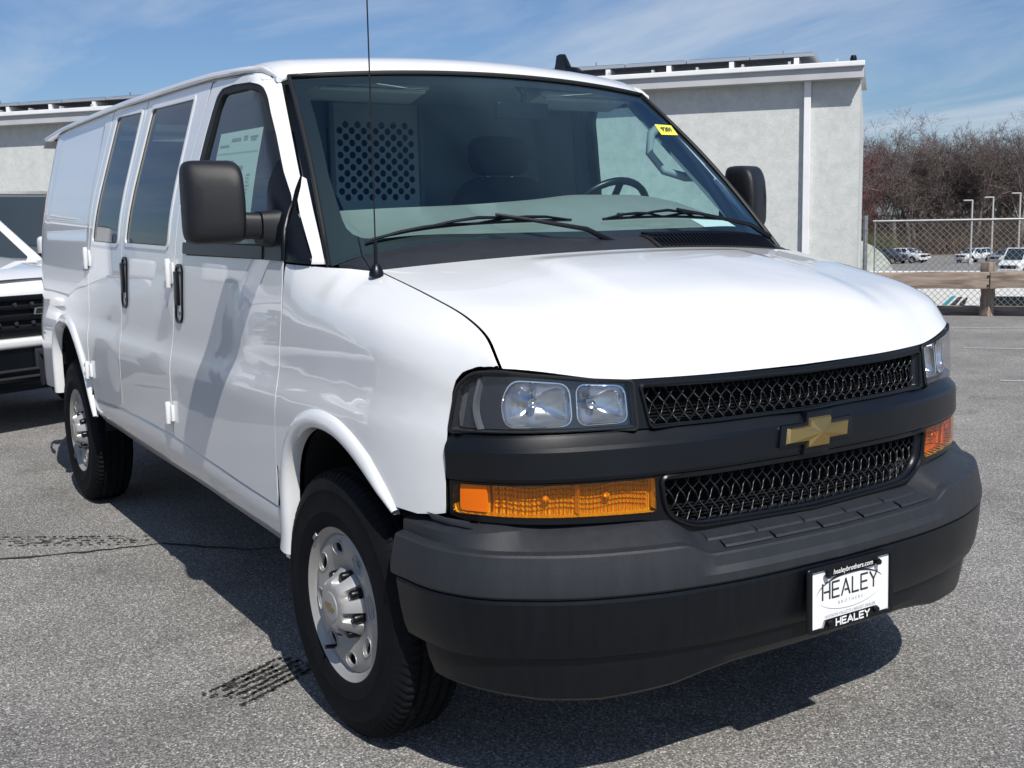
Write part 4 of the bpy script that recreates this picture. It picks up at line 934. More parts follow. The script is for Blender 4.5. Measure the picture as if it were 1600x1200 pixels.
# ------------------------------------------------ headlights (built on the right, mirrored)
pm('lamp_smoke', (.065, .075, .095), .14, metal=.75, bump=(420, .05), stretch=(.02, .02, 1))
def headlight():
    ol = rnd(yz([(-.541, 1.056, .006), (-.541, .949, .006), (-.914, .951, .010), (-.908, 1.0, 0), (-.900, 1.056, .020), (-.878, 1.089, .028), (-.83, 1.092, .02), (-.77, 1.082, 0), (-.65, 1.066, 0)]), .01, 8)
    box = panel('headlight', shrink(ol, -.002), fas(-.090), 'lamp_dark', van, .03, out=FO, depth=0)
    # side walls
    L = resample(shrink(ol, .002), .02); k = len(L)
    A = [tuple(float(c) for c in np.array(fas(-.002)(np.array(q[0]), np.array(q[1]))).ravel()) for q in L]; B_ = [tuple(float(c) for c in np.array(fas(-.091)(np.array(q[0]), np.array(q[1]))).ravel()) for q in L]
    MB().add(A+B_, [(i, (i+1) % k, k+(i+1) % k, k+i) for i in range(k)]).build('lamp_housing', 'lamp_dark', box, smooth=30)
    h1 = rnd(yz([(-.688, .960), (-.688, 1.060), (-.815, 1.073), (-.838, 1.02), (-.832, .960)]), .030, 7)
    h2 = rnd(yz([(-.552, .960), (-.552, 1.048), (-.672, 1.058), (-.676, .960)]), .026, 7)
    bz_o = yz([(-.546, .953), (-.546, 1.053), (-.70, 1.069), (-.80, 1.080), (-.865, 1.082), (-.889, 1.055), (-.897, 1.0), (-.903, .957)])
    panel('bezel', bz_o, fas(-.022), 'lamp_smoke', box, .015, holes=[h1, h2], out=FO, depth=.02)
    for hh, cx, cz in ((h1, -.775, 1.012), (h2, -.630, 1.004)):
        rings = []; c = np.array([Ay(cx), cz]); hp = np.array(resample(hh, .008))
        for t, d in ((1, -.022), (.98, -.030), (.93, -.040), (.80, -.054), (.55, -.066), (.3, -.073), (.08, -.077)):
            q = c+(hp-c)*t; P = np.stack(fas(d)(q[:, 0], q[:, 1]), -1); rings.append([tuple(r) for r in P])
        MB().loft(rings, cap=False).build('reflector_bowl', 'reflector', box, smooth=60)
        MB().tube([tuple(float(c_) for c_ in np.array(fas(-.021)(np.array(q[0]), np.array(q[1]))).ravel()) for q in hh+[hh[0]]], .0022, 6).build('bowl_rim', 'chrome', box)
        b0 = np.array([float(c_) for c_ in np.array(fas(-.075)(np.array(c[0]), np.array(c[1]))).ravel()]); b1 = np.array([float(c_) for c_ in np.array(fas(-.036)(np.array(c[0]), np.array(c[1]))).ravel()])
        d_ = b1-b0; MB().tube([tuple(b0+d_*t) for t in (0, .3, .75, .92, 1)], [.010, .011, .011, .008, .001], 12).build('bulb', 'chrome', box, smooth=60)
        mid = shrink(hh, .012)
    m = MB()                                            # moulded ribs in the outer corner of the lamp
    for k_ in range(9):
        a = Ay(-.885)-(Ay(.908)-Ay(.885))*k_/8
        m.tube([tuple(float(c) for c in np.array(fas(-.030)(np.array(a), np.array(z))).ravel()) for z in np.linspace(.958, 1.068-.003*k_, 5)], .0028, 5)
    m.build('lamp_ribs', 'lamp_bezel', box)
    MB().loft([[tuple(float(c) for c in np.array(fas(o)(np.array(Ay(-.874)-.012*math.sin(5*(z-.95)*6)+d), np.array(z))).ravel()) for o, d in ((-.024, -.010), (-.010, -.003), (-.010, .004), (-.024, .012))] for z in np.linspace(.956, 1.078, 12)]).build('bezel_fin', 'lamp_bezel', box, smooth=50)
    panel('lens', ol, fas(.003), 'lens_clear', box, .015, out=FO, depth=.012)
    MB().tube([tuple(float(c) for c in np.array(fas(-.001)(np.array(q[0]), np.array(q[1]))).ravel()) for q in shrink(ol, -.004)+[shrink(ol, -.004)[0]]], .0042, 6).build('lamp_gasket', 'rubber_seal', box)
    return box
hl = headlight(); mirror(hl, van)
def signal():
    ol = tsig(-1); box = panel('turn_signal', shrink(ol, -.002), fas(-.034), 'amber_back', van, .02, out=FO, depth=0)
    panel('side_reflector', rnd(yz([(-.908, .757, .01), (-.907, .821, .01), (-.868, .822), (-.868, .756)]), .004), fas(-.008), 'lens_solid_amber', box, .02, out=FO, depth=.01)
    L = resample(ol, .02); k = len(L)
    A = [tuple(float(c) for c in np.array(fas(.0)(np.array(q[0]), np.array(q[1]))).ravel()) for q in L]; B_ = [tuple(float(c) for c in np.array(fas(-.035)(np.array(q[0]), np.array(q[1]))).ravel()) for q in L]
    MB().add(A+B_, [(i, (i+1) % k, k+(i+1) % k, k+i) for i in range(k)]).build('lamp_housing', 'amber_back', box, smooth=30)
    for cy in (-.76, -.62):                              # bulbs and the web between the two reflector cells
        a0 = Ay(cy); MB().tube([tuple(float(c) for c in np.array(fas(o)(np.array(a0), np.array(.788))).ravel()) for o in (-.033, -.026, -.016, -.012)], [.008, .009, .008, .003], 10).build('bulb', 'amber_back', box, smooth=60)
    MB().loft([[tuple(float(c) for c in np.array(fas(o)(np.array(Ay(-.688+d)), np.array(z))).ravel()) for o, d in ((-.034, -.006), (-.012, -.002), (-.012, .002), (-.034, .006))] for z in (.750, .822)]).build('reflector_web', 'amber_back', box, smooth=30)
    m = MB()
    for z in (.764, .776, .789, .802, .813): m.tube([tuple(float(c) for c in np.array(fas(-.031)(np.array(a), np.array(z+.004*math.sin(a*40)))).ravel()) for a in np.linspace(Ay(-.86), Ay(-.515), 50)], .0022, 4)
    m.build('reflector_flutes', 'amber_back', box)
    m = MB()
    for a in np.linspace(Ay(-.86), Ay(-.515), 44): m.tube([tuple(float(c) for c in np.array(fas(-.006)(np.array(a), np.array(z))).ravel()) for z in (.752, .785, .820)], .0016, 4)
    m.build('lens_ribs', 'lens_amber', box)
    panel('lens', ol, fas(.004), 'lens_amber', box, .03, out=FO, depth=.012)
    return box
pm('lens_solid_amber', (.85, .36, .03), .3, coat=1)
ts = signal(); mirror(ts, van)
# ------------------------------------------------ bumper: lofted along its plan curve
_by = np.linspace(0, 1.0105, 900); _bx = XB(_by); _ba = np.concatenate([[0], np.cumsum(np.hypot(np.diff(_by), np.diff(_bx)))]); BA = _ba[-1]
def bpt(a, off, z):
    y = np.sign(a)*np.interp(abs(a), _ba, _by); x = float(np.interp(abs(a), _ba, _bx)); e = 2e-3; ay = abs(y)
    dx = float(np.interp(min(abs(a)+e, BA), _ba, _bx)-np.interp(max(abs(a)-e, 0), _ba, _bx)); dy = float(np.interp(min(abs(a)+e, BA), _ba, _by)-np.interp(max(abs(a)-e, 0), _ba, _by)); L = math.hypot(dx, dy)
    nx, ny = dy/L, -dx/L
    return (x+nx*off, float(y)+np.sign(a)*ny*off, z)
def bump(name, prof, n=160, smooth=16, endtrim=0., mat='bumper_plastic'):
    rings = []
    for a in np.linspace(-BA, BA, n):
        y = float(np.interp(abs(a), _ba, _by)); k = float(sstep(.50, .415, y)); rings.append([bpt(a*(1-endtrim*(.74-z)), o, z) for o, z in prof(y, k)])
    return MB().loft(rings, closed=False).build(name, mat, van, smooth=smooth)
def ridge(y, k): return .676-.030*k
def top_prof(y, k):
    zr = ridge(y, k); zt = .742-.050*k; b = min(.17, .06+.16*max(0, (1.03-y)/.3)) if y > .75 else .17
    zt = zt-.02*max(0, (y-.9)/.1)
    return [(-b-.05, zt-.02), (-b, zt), (-b*.6, (zr+zt)/2+.008), (-.042, zr+.004), (-.021, zr), (-.016, zr-.005), (-.010, zr-.03), (0, .600), (.0005, .580), (-.004, .574), (-.012, .572)]
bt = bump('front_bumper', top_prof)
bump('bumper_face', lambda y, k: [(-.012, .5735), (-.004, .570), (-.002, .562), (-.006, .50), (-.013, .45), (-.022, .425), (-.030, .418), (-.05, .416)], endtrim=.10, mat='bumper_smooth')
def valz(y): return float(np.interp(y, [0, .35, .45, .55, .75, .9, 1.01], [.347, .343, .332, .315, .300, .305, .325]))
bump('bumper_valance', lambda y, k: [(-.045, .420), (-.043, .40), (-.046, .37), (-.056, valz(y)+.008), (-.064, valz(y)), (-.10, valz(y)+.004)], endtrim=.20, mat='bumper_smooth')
m = MB()
for s in (-1, 1):                                       # closed ends of the bumper
    pts = [bpt(s*BA, o, z) for o, z in ((0, .6), (-.01, .675), (-.06, .72), (-.06, .60))]
# step pads on top of the bumper centre
for r_, (o0, o1) in enumerate(((-.100, -.068), (-.063, -.034))):
    for k in range(5):
        a0 = -.40+k*.162+(.03 if r_ else 0); a1 = a0+.150; m = MB()
        def zt(o): return .692+(-.046)*(o+.17)/.144+.003
        rings = [[bpt(a, o, zt(o)+h) for o, h in ((o0, 0), (o0+.004, .004), (o1-.004, .004), (o1, 0))] for a in np.linspace(a0, a1, 8)]
        m.loft(rings); m.build('step_pad', 'bumper_plastic', bt, smooth=30)
# grey bracket between fender and bumper
MB().loft([[bpt(-BA*t, -.055, .742), bpt(-BA*t, -.075, .715)] for t in (.80, .86, .93)], closed=False).build('bumper_bracket', 'steel_galv', van)
# closing plate behind the bumper
MB().loft([[(.55, y, .33), (.62, y, .55), (.60, y, .74)] for y in np.linspace(-.88, .88, 10)], closed=False).build('bumper_backing', 'dark_void', van)
# ------------------------------------------------ licence plate
pl = empty('license_plate'); pl.parent = van
PX, PZ = .970, .484
def pp(u, v, d): return (PX+d-.02*v, u+.009, PZ+v)
fr2 = rnd([(-.159, -.084), (.159, -.084), (.159, .084), (-.159, .084)], .010)
inn = [(-.147, -.076), (-.105, -.076), (-.098, -.058), (.098, -.058), (.105, -.076), (.147, -.076), (.147, .075), (.098, .075), (.085, .054), (-.085, .054), (-.098, .075), (-.147, .075)]
panel('plate_frame', fr2, lambda u, v: (PX+.010-.02*np.asarray(v), np.asarray(u)+.009, PZ+np.asarray(v)), 'black_plastic', pl, .02, holes=[inn], out=FO, depth=.010)
MB().prism([(-.152, -.078), (.152, -.078), (.152, .078), (-.152, .078)], pp, .0, .003).build('plate_panel', 'plate_white', pl, smooth=0)
STROKES = {'H': [((0, 0), (0, 1)), ((.62, 0), (.62, 1)), ((.16, .46), (.62, .46))], 'E': [((0, 0), (0, 1)), ((0, 0), (.58, 0)), ((.12, .5), (.52, .5)), ((0, 1), (.58, 1))], 'A': [((0, 0), (.36, 1)), ((.36, 1), (.72, 0)), ((.30, .30), (.58, .30))], 'L': [((0, 0), (0, 1)), ((0, 0), (.54, 0))], 'Y': [((0, 1), (.33, .50)), ((.66, 1), (.33, .50)), ((.33, .5), (.33, 0))]}
def stroke_word(word, u0, v0, h, wid, th, d, name, mat, adv=None):
    m = MB(); u = u0; tot = {'H': .62, 'E': .58, 'A': .72, 'L': .54, 'Y': .66}
    for ch in word:
        for (a, b), (c, e) in STROKES[ch]:
            p = np.array([u+a*h*wid, v0+b*h]); q = np.array([u+c*h*wid, v0+e*h]); t = (q-p)/np.linalg.norm(q-p); n = np.array([-t[1], t[0]])*th/2; p = p-t*th*.4; q = q+t*th*.4
            m.add([pp(*(p+n), d), pp(*(p-n), d), pp(*(q-n), d), pp(*(q+n), d)], [(0, 1, 2, 3)])
        u += (tot[ch]+.24)*h*wid
    return m.build(name, mat, pl, smooth=0)
stroke_word('HEALEY', -.104, -.004, .040, 1.05, .0052, .0042, 'plate_lettering', 'ink')
stroke_word('HEALEY', -.062, -.0765, .0165, 1.55, .0042, .0115, 'frame_lettering', 'white_print')
MT = Matrix(((0, 0, 1, PX+.0042), (1, 0, 0, .009), (0, 1, 0, PZ), (0, 0, 0, 1)))
place_text('plate_lettering', 'BROTHERS', .0125, MT @ Matrix.Translation((.0, -.022, 0)), 'ink_grey', pl, spacing=1.75)
place_text('plate_lettering', "HUDSON VALLEY'S LARGEST DEALER", .0115, MT @ Matrix.Translation((0, -.051, .0005)), 'ink_grey', pl, spacing=1.0)
place_text('frame_lettering', 'healeybrothers.com', .0185, MT @ Matrix.Translation((.0, .0655, .0072)), 'white_print', pl, bold=.0002, shear=.1)
m = MB()
def swoosh(t0, t1, cx, cz, rx, rz, w0, w1, mat):
    m = MB(); n = 30; v = []
    for i in range(n+1):
        t = t0+(t1-t0)*i/n; wd = w0+(w1-w0)*math.sin(math.pi*i/n); c, s = math.cos(t), math.sin(t)
        v += [pp(cx+rx*c, cz+rz*s+wd/2, .0043), pp(cx+rx*c, cz+rz*s-wd/2, .0043)]
    m.add(v, [(2*i, 2*i+1, 2*i+3, 2*i+2) for i in range(n)]); m.build('plate_swoosh', mat, pl, smooth=0)
swoosh(R(172), R(20), 0, .002, .128, .050, .0008, .0060, 'ink'); swoosh(R(205), R(338), 0, .006, .125, .046, .0006, .0016, 'ink_grey')
for u, v in ((-.095, .062), (.095, .062), (-.085, -.068), (.088, -.064)):
    MB().lathe([(0, .008), (.007, .008), (.009, .003), (.009, 0)], 10, axis='y').build('plate_screw', 'black_plastic', pl).matrix_basis = Matrix.Translation(pp(u, v, .011)) @ Matrix.Rotation(R(-90), 4, 'Z')
# ------------------------------------------------ door mirror (right), mirrored to the left
def door_mirror():
    # housing: rounded box, long axis across, with the arm growing from its inner lower corner
    rings = []
    for fdep, s in ((0, .93), (.03, .985), (.15, 1.0), (.45, 1.0), (.70, .985), (.86, .94), (.95, .86), (.99, .74), (1.0, .5)):
        ring = []; n = 40
        for k in range(n):
            t = 2*math.pi*k/n; c, s_ = math.cos(t), math.sin(t); ex_ = 2/6.5
            y = -1.116+.083*s*math.copysign(abs(c)**ex_, c); z = 1.521+.126*s*math.copysign(abs(s_)**ex_, s_)
            o_ = (-y-1.033)/.166; Dp = .160-.085*max(0, o_)**1.3-.035*max(0, (z-1.52)/.126)**2
            ring.append((-.590+.01*o_+fdep*Dp, y, z))
        rings.append(ring)
    h = MB().loft(rings).build('door_mirror', 'mirror_plastic', van, smooth=60)
    n = 24; arm = []
    for y, x, zc_, rx, rz in ((-1.13, -.535, 1.452, .046, .052), (-1.06, -.503, 1.450, .050, .046), (-1.03, -.490, 1.449, .048, .041), (-1.00, -.476, 1.448, .047, .040)):
        arm.append([(x+rx*math.copysign(abs(math.cos(2*math.pi*k/n))**.6, math.cos(2*math.pi*k/n)), y, zc_+rz*math.copysign(abs(math.sin(2*math.pi*k/n))**.6, math.sin(2*math.pi*k/n))) for k in range(n)])
    MB().loft(arm).build('mirror_arm', 'mirror_plastic', h, smooth=60)
    arm = []
    for y, x, zc_, rx, rz in ((-.997, -.470, 1.442, .050, .050), (-.985, -.466, 1.440, .052, .052), (-.955, -.455, 1.435, .056, .060), (-.930, -.450, 1.43, .060, .070)):
        arm.append([(x+rx*math.copysign(abs(math.cos(2*math.pi*k/n))**.6, math.cos(2*math.pi*k/n)), y, zc_+rz*math.copysign(abs(math.sin(2*math.pi*k/n))**.6, math.sin(2*math.pi*k/n))) for k in range(n)])
    MB().loft(arm).build('mirror_pivot', 'mirror_plastic', h, smooth=60)
    MB().prism(rnd([(-1.19, 1.41), (-1.045, 1.41), (-1.045, 1.63), (-1.19, 1.63)], .03), lambda a, b, d: (d, a, b), -.596, -.582).build('mirror_glass', 'chrome', h, smooth=0)
    return h
dm = door_mirror(); mirror(dm, van)
# ------------------------------------------------ mirror the flank to the left (solid cargo side there)
for o in (door, fender, flR, flRr, lnF, lnR, railR, gapR, qp): mirror(o, van)
for o in [c for c in van.children if c.name.split('.')[0] in ('fender_extension', 'pillar_trim', 'pillar_foot', 'rocker_panel', 'rocker_flange')]: mirror(o, van)
left = [(-1.51, .648)]+[(x-.006, z) for x, z in rear_edge[1:-1]]+along_rail(-1.32, -2.80, 12, -.018)+gr[::-1][1:]
lp = panel('cargo_side', left, side(), 'white_paint', van, seal='rubber_seal', step=.05, gap=.003, out=OUT, depth=.03); lp.scale = (1, -1, 1)
for o in list(door.children): pass
# drop the price sheet from the driver door copy
for o in van.children:
    if o.name.startswith('front_door') and o.scale[1] < 0:
        for c in list(o.children):
            if c.name.startswith(('price_sheet', 'print_lines')): bpy.data.objects.remove(c)
# rear face, tail lights, rear bumper
def rear_y(z): return float(W(-4.70, z))
zz = np.linspace(.60, 1.95, 14)
MB().loft([[(-4.70+.05*((z-.6)/1.35)**3*0, y*rear_y(z), z) for y in np.linspace(-1, 1, 10)] for z in zz], closed=False).build('rear_doors', 'white_paint', van, smooth=60)
MB().add([(-4.70, -.80, 1.95), (-4.70, .80, 1.95), (-4.60, .80, 2.0), (-4.60, -.80, 2.0)], [(0, 1, 2, 3)]).build('rear_header', 'white_paint', van)
tl = panel('tail_light', rnd([(-4.72, 1.33), (-4.52, 1.33), (-4.50, 1.68), (-4.72, 1.68)], .02), side(.022), 'red_lens', van, .03, out=OUT, depth=.03); mirror(tl, van)
MB().loft([[(-4.78+.0*y, y, .50), (-4.82, y, .54), (-4.82, y, .66), (-4.74, y, .69), (-4.62, y, .69)] for y in np.linspace(-.88, .88, 16)], closed=False).build('rear_bumper', 'bumper_plastic', van, smooth=40)
rbe = MB().loft([[(-4.82, -.88, z) for z in (.50, .56, .66, .69)], [(-4.72, -.925, z) for z in (.50, .56, .66, .69)], [(-4.5, -.955, z) for z in (.50, .56, .66, .69)], [(-4.40, -.955, z) for z in (.52, .56, .64, .66)]], closed=False).build('rear_bumper_end', 'bumper_plastic', van, smooth=60); mirror(rbe, van)
# ------------------------------------------------ underbody and cab shell
MB().box((-2.2, 0, .50), (4.8, 1.70, .10)).build('floor_pan', 'underbody', van)
MB().box((.15, 0, .55), (.9, 1.1, .3)).build('engine_cradle', 'underbody', van)
MB().tube([(0, -.8, .385), (0, .8, .385)], .05, 10).build('front_axle', 'underbody', van); MB().tube([(-3.43, -.8, .385), (-3.43, .8, .385)], .06, 10).build('rear_axle', 'underbody', van)
MB().loft([[(-.42, -.93, z), (-.42, .93, z)] for z in (.5, 1.30)], closed=False).build('firewall', 'dark_void', van)
MB().loft([[(x, -.79, 1.925-.0*x), (x, -.4, 1.955), (x, .4, 1.955), (x, .79, 1.925)] for x in (-.80, -1.2, -1.62)], closed=False).build('headliner', 'headliner', van, smooth=60)
MB().box((-3.1, 0, .57), (3.0, 1.8, .03)).build('cargo_floor', 'trim_grey', van)
# dashboard: rises from the base of the glass to a hooded edge
dz = pch([-.95, -.75, -.5, -.2, .1, .3, .55, .75, .92], [1.475, 1.487, 1.497, 1.505, 1.521, 1.537, 1.535, 1.512, 1.455])
rings = []
for y in np.linspace(-.90, .90, 60):
    zt = float(dz(y)); pocket = .050*float(sstep(-.70, -.66, y)*sstep(-.32, -.38, y))+.050*float(sstep(-.22, -.16, y)*sstep(.0, -.08, y)); xf = -.10-.13*(y/.9)**2
    zf = 1.352-.02*(abs(y)/.9)**6
    rings.append([(xf, y, zf), (xf-.10, y, zf+.028), (-.36, y, zt-.075-pocket*.4), (-.46, y, zt-.035-pocket), (-.56, y, zt-.008-pocket*.7), (-.60, y, zt), (-.63, y, zt-.002), (-.655, y, zt-.03), (-.67, y, zt-.20), (-.70, y, zt-.5)])
dash = MB().loft(rings, closed=False).build('dashboard', 'dash_vinyl', van, smooth=40)
for y0, n_ in ((-.70, 9), (.12, 6), (.42, 4)):
    m = MB()
    for k in range(n_): y = y0+k*.045; m.box((-.20-.12*(y/.9)**2, y, 1.382), (.016, .028, .012))
    m.build('defrost_vent', 'rubber_seal', dash)
MB().lathe([(0, .012), (.012, .010), (.016, 0)], 12, cen=(-.34, .30, 1.455), axis='z').build('light_sensor', 'black_plastic', dash)
tag(MB().add([(-.165, .55, 1.404), (-.150, .70, 1.396), (-.255, .73, 1.428), (-.27, .57, 1.436), (-.165, .55, 1.406), (-.150, .70, 1.398), (-.255, .73, 1.430), (-.27, .57, 1.438)], [(0, 1, 2, 3), (4, 5, 6, 7)]).build('paper_sheet', 'paper', smooth=0), 'white paper lying on the dashboard by the driver side of the windshield', 'paper')
# partition with a perforated centre panel
PXX = -1.62
def pf(y, z): return (np.full_like(np.asarray(y, float), PXX), y, z)
MB().add([(PXX-.02, -.93, .6), (PXX-.02, -.245, .6), (PXX-.02, -.245, 1.99), (PXX-.02, -.80, 1.99), (PXX-.02, .20, .6), (PXX-.02, .93, .6), (PXX-.02, .80, 1.99), (PXX-.02, .20, 1.99), (PXX-.02, -.245, 1.2), (PXX-.02, .20, 1.2)], [(0, 1, 2, 3), (4, 5, 6, 7), (1, 4, 9, 8)]).build('partition', 'partition_shaded', van, smooth=0)  # side sheets carry painted shade, darker than the centre panel
holes = []
for r_ in range(13):
    z = 1.865-r_*.0255
    for k in range(6 if r_ % 2 == 0 else 7):
        y = -.165+k*.0565+(0 if r_ % 2 == 0 else -.028)
        holes.append([(y+.0150*math.cos(t), z+.0150*math.sin(t)) for t in np.linspace(0, 2*math.pi, 11)[:-1]])
panel('perforated_panel', [(-.225, 1.2), (.180, 1.2), (.180, 1.972), (-.225, 1.972)], pf, 'partition_steel', van, .06, holes=holes, out=FO, depth=.004)
for y in (-.235, .192): MB().box((PXX+.006, y, 1.58), (.02, .022, .80)).build('panel_frame', 'trim_grey', van, bevel=.003)
MB().box((PXX-.25, 0, 1.3), (.02, 1.5, 1.15)).build('cargo_dark_board', 'dark_void', van)  # near-black board stands in for the darkness of the cargo hold
# seats
def seat(y):
    s = empty('seat'); s.parent = van
    def pad(nm, rows, e_=.42):
        rings = []
        for x, z, w_, d_ in rows: rings.append([(x+d_/2*math.copysign(abs(math.cos(t))**e_, math.cos(t)), y+w_/2*math.copysign(abs(math.sin(t))**e_, math.sin(t)), z) for t in np.linspace(0, 2*math.pi, 33)[:-1]])
        return MB().loft(rings).build(nm, 'seat_fabric', s, smooth=70)
    wk = .86 if y < 0 else 1.0
    pad('seat_cushion', [(-1.02, .78, .50, .50), (-1.02, .82, .54, .54), (-1.02, .92, .54, .54), (-1.03, .97, .48, .46), (-1.04, .985, .36, .34)])
    pad('backrest', [(-1.25, .92, .50*wk, .14), (-1.27, 1.02, .55*wk, .19), (-1.31, 1.25, .57*wk, .19), (-1.35, 1.45, .54*wk, .165), (-1.37, 1.55, .47*wk, .14), (-1.38, 1.61, .36*wk, .11), (-1.385, 1.635, .24*wk, .07)])
    pad('headrest', [(-1.395, 1.645, .18, .06), (-1.395, 1.66, .25, .10), (-1.40, 1.71, .28, .115), (-1.405, 1.77, .27, .11), (-1.41, 1.80, .23, .085), (-1.41, 1.812, .15, .04)])
    for dy in (-.06, .06): MB().tube([(-1.385, y+dy, 1.55), (-1.395, y+dy, 1.66)], .007, 6).build('headrest_post', 'chrome', s)
seat(-.54); seat(.46)
# steering wheel
sw = MB(); rg = [];
c0 = Vector((-.80, .575, 1.432)); ax = Vector((-.80, 0, .60)).normalized(); a_ = Vector((0, 1, 0)); b_ = ax.cross(a_)
sw.tube([c0+(a_*math.cos(t)+b_*math.sin(t))*.200 for t in np.linspace(0, 2*math.pi, 41)], .015, 8, cap=False); swo = sw.build('steering_wheel', 'black_plastic', van, smooth=60)
for t in (0.2, 2.94, 4.71): MB().tube([c0, c0+(a_*math.cos(t)+b_*math.sin(t))*.19], .014, 6).build('spoke', 'black_plastic', swo)
MB().tube([c0-ax*.03, c0+ax*.03], .06, 16).build('wheel_boss', 'black_plastic', swo, bevel=.01); MB().tube([c0-ax*.03, c0-ax*.30], .035, 10).build('steering_column', 'black_plastic', swo)
# interior mirror, sun visors, grab handle
im = MB().box((0, 0, 0), (.022, .235, .062)).build('interior_mirror', 'black_plastic', van, bevel=.012, seg=3, smooth=50); im.location = (-.66, .10, 1.842); im.rotation_euler = (0, R(8), R(4))
MB().tube([(-.655, .10, 1.86), (-.64, .095, 1.90), (-.675, .09, 1.935)], .010, 8).build('mirror_stem', 'black_plastic', van)
for y in (-.45, .47):
    vz = MB().box((0, 0, 0), (.16, .44, .018)).build('sun_visor', 'headliner', van, bevel=.006, smooth=50); vz.location = (-.83, y, 1.905); vz.rotation_euler = (0, R(-14), 0)
    MB().tube([(-.755, y-.20, 1.905), (-.755, y+.20, 1.905)], .007, 6).build('visor_rod', 'headliner', van)
MB().tube([(-.665, .775, 1.815), (-.665, .715, 1.775), (-.655, .695, 1.70), (-.625, .745, 1.628), (-.575, .815, 1.602), (-.52, .865, 1.605)], [.022, .018, .0155, .0155, .018, .022], 10).build('grab_handle', 'trim_grey', van, smooth=60)
ap = MB().loft([[(xws(z)-.02, s_*(yws(z)-.015), z), (xws(z)-.075, s_*(yws(z)-.055), z), (xws(z)-.10, s_*(yws(z)-.02), z)] for s_ in (1,) for z in np.linspace(1.35, 1.92, 8)], closed=False).build('pillar_garnish', 'garnish', van, smooth=60); mirror(ap, van)
# yellow stock sticker inside the glass, numbers
def wsp(q, t, o=-.006): a = [float(c) for c in np.array(ws_surf(q, t)).ravel()]; return Vector((a[0]+o, a[1], a[2]+o*.6))
c00, c10, c01, c11 = wsp(.86, .79), wsp(.965, .79), wsp(.86, .845), wsp(.965, .845)
MB().add([wsp(.765, .635, .003), wsp(.93, .672, .003), wsp(.965, .755, .003), wsp(.80, .72, .003)], [(0, 1, 2, 3)]).build('stock_sticker', 'sticker_yellow', van, smooth=0)
o0, ux, vx = wsp(.866, .6955, .0045), (wsp(.93, .672)-wsp(.765, .635)).normalized(), (wsp(.80, .72)-wsp(.765, .635)).normalized()
nx_ = ux.cross(vx); place_text('sticker_number', '9201', .045, Matrix(((ux.x, vx.x, nx_.x, o0.x), (ux.y, vx.y, nx_.y, o0.y), (ux.z, vx.z, nx_.z, o0.z), (0, 0, 0, 1))), 'ink', van, bold=.001)
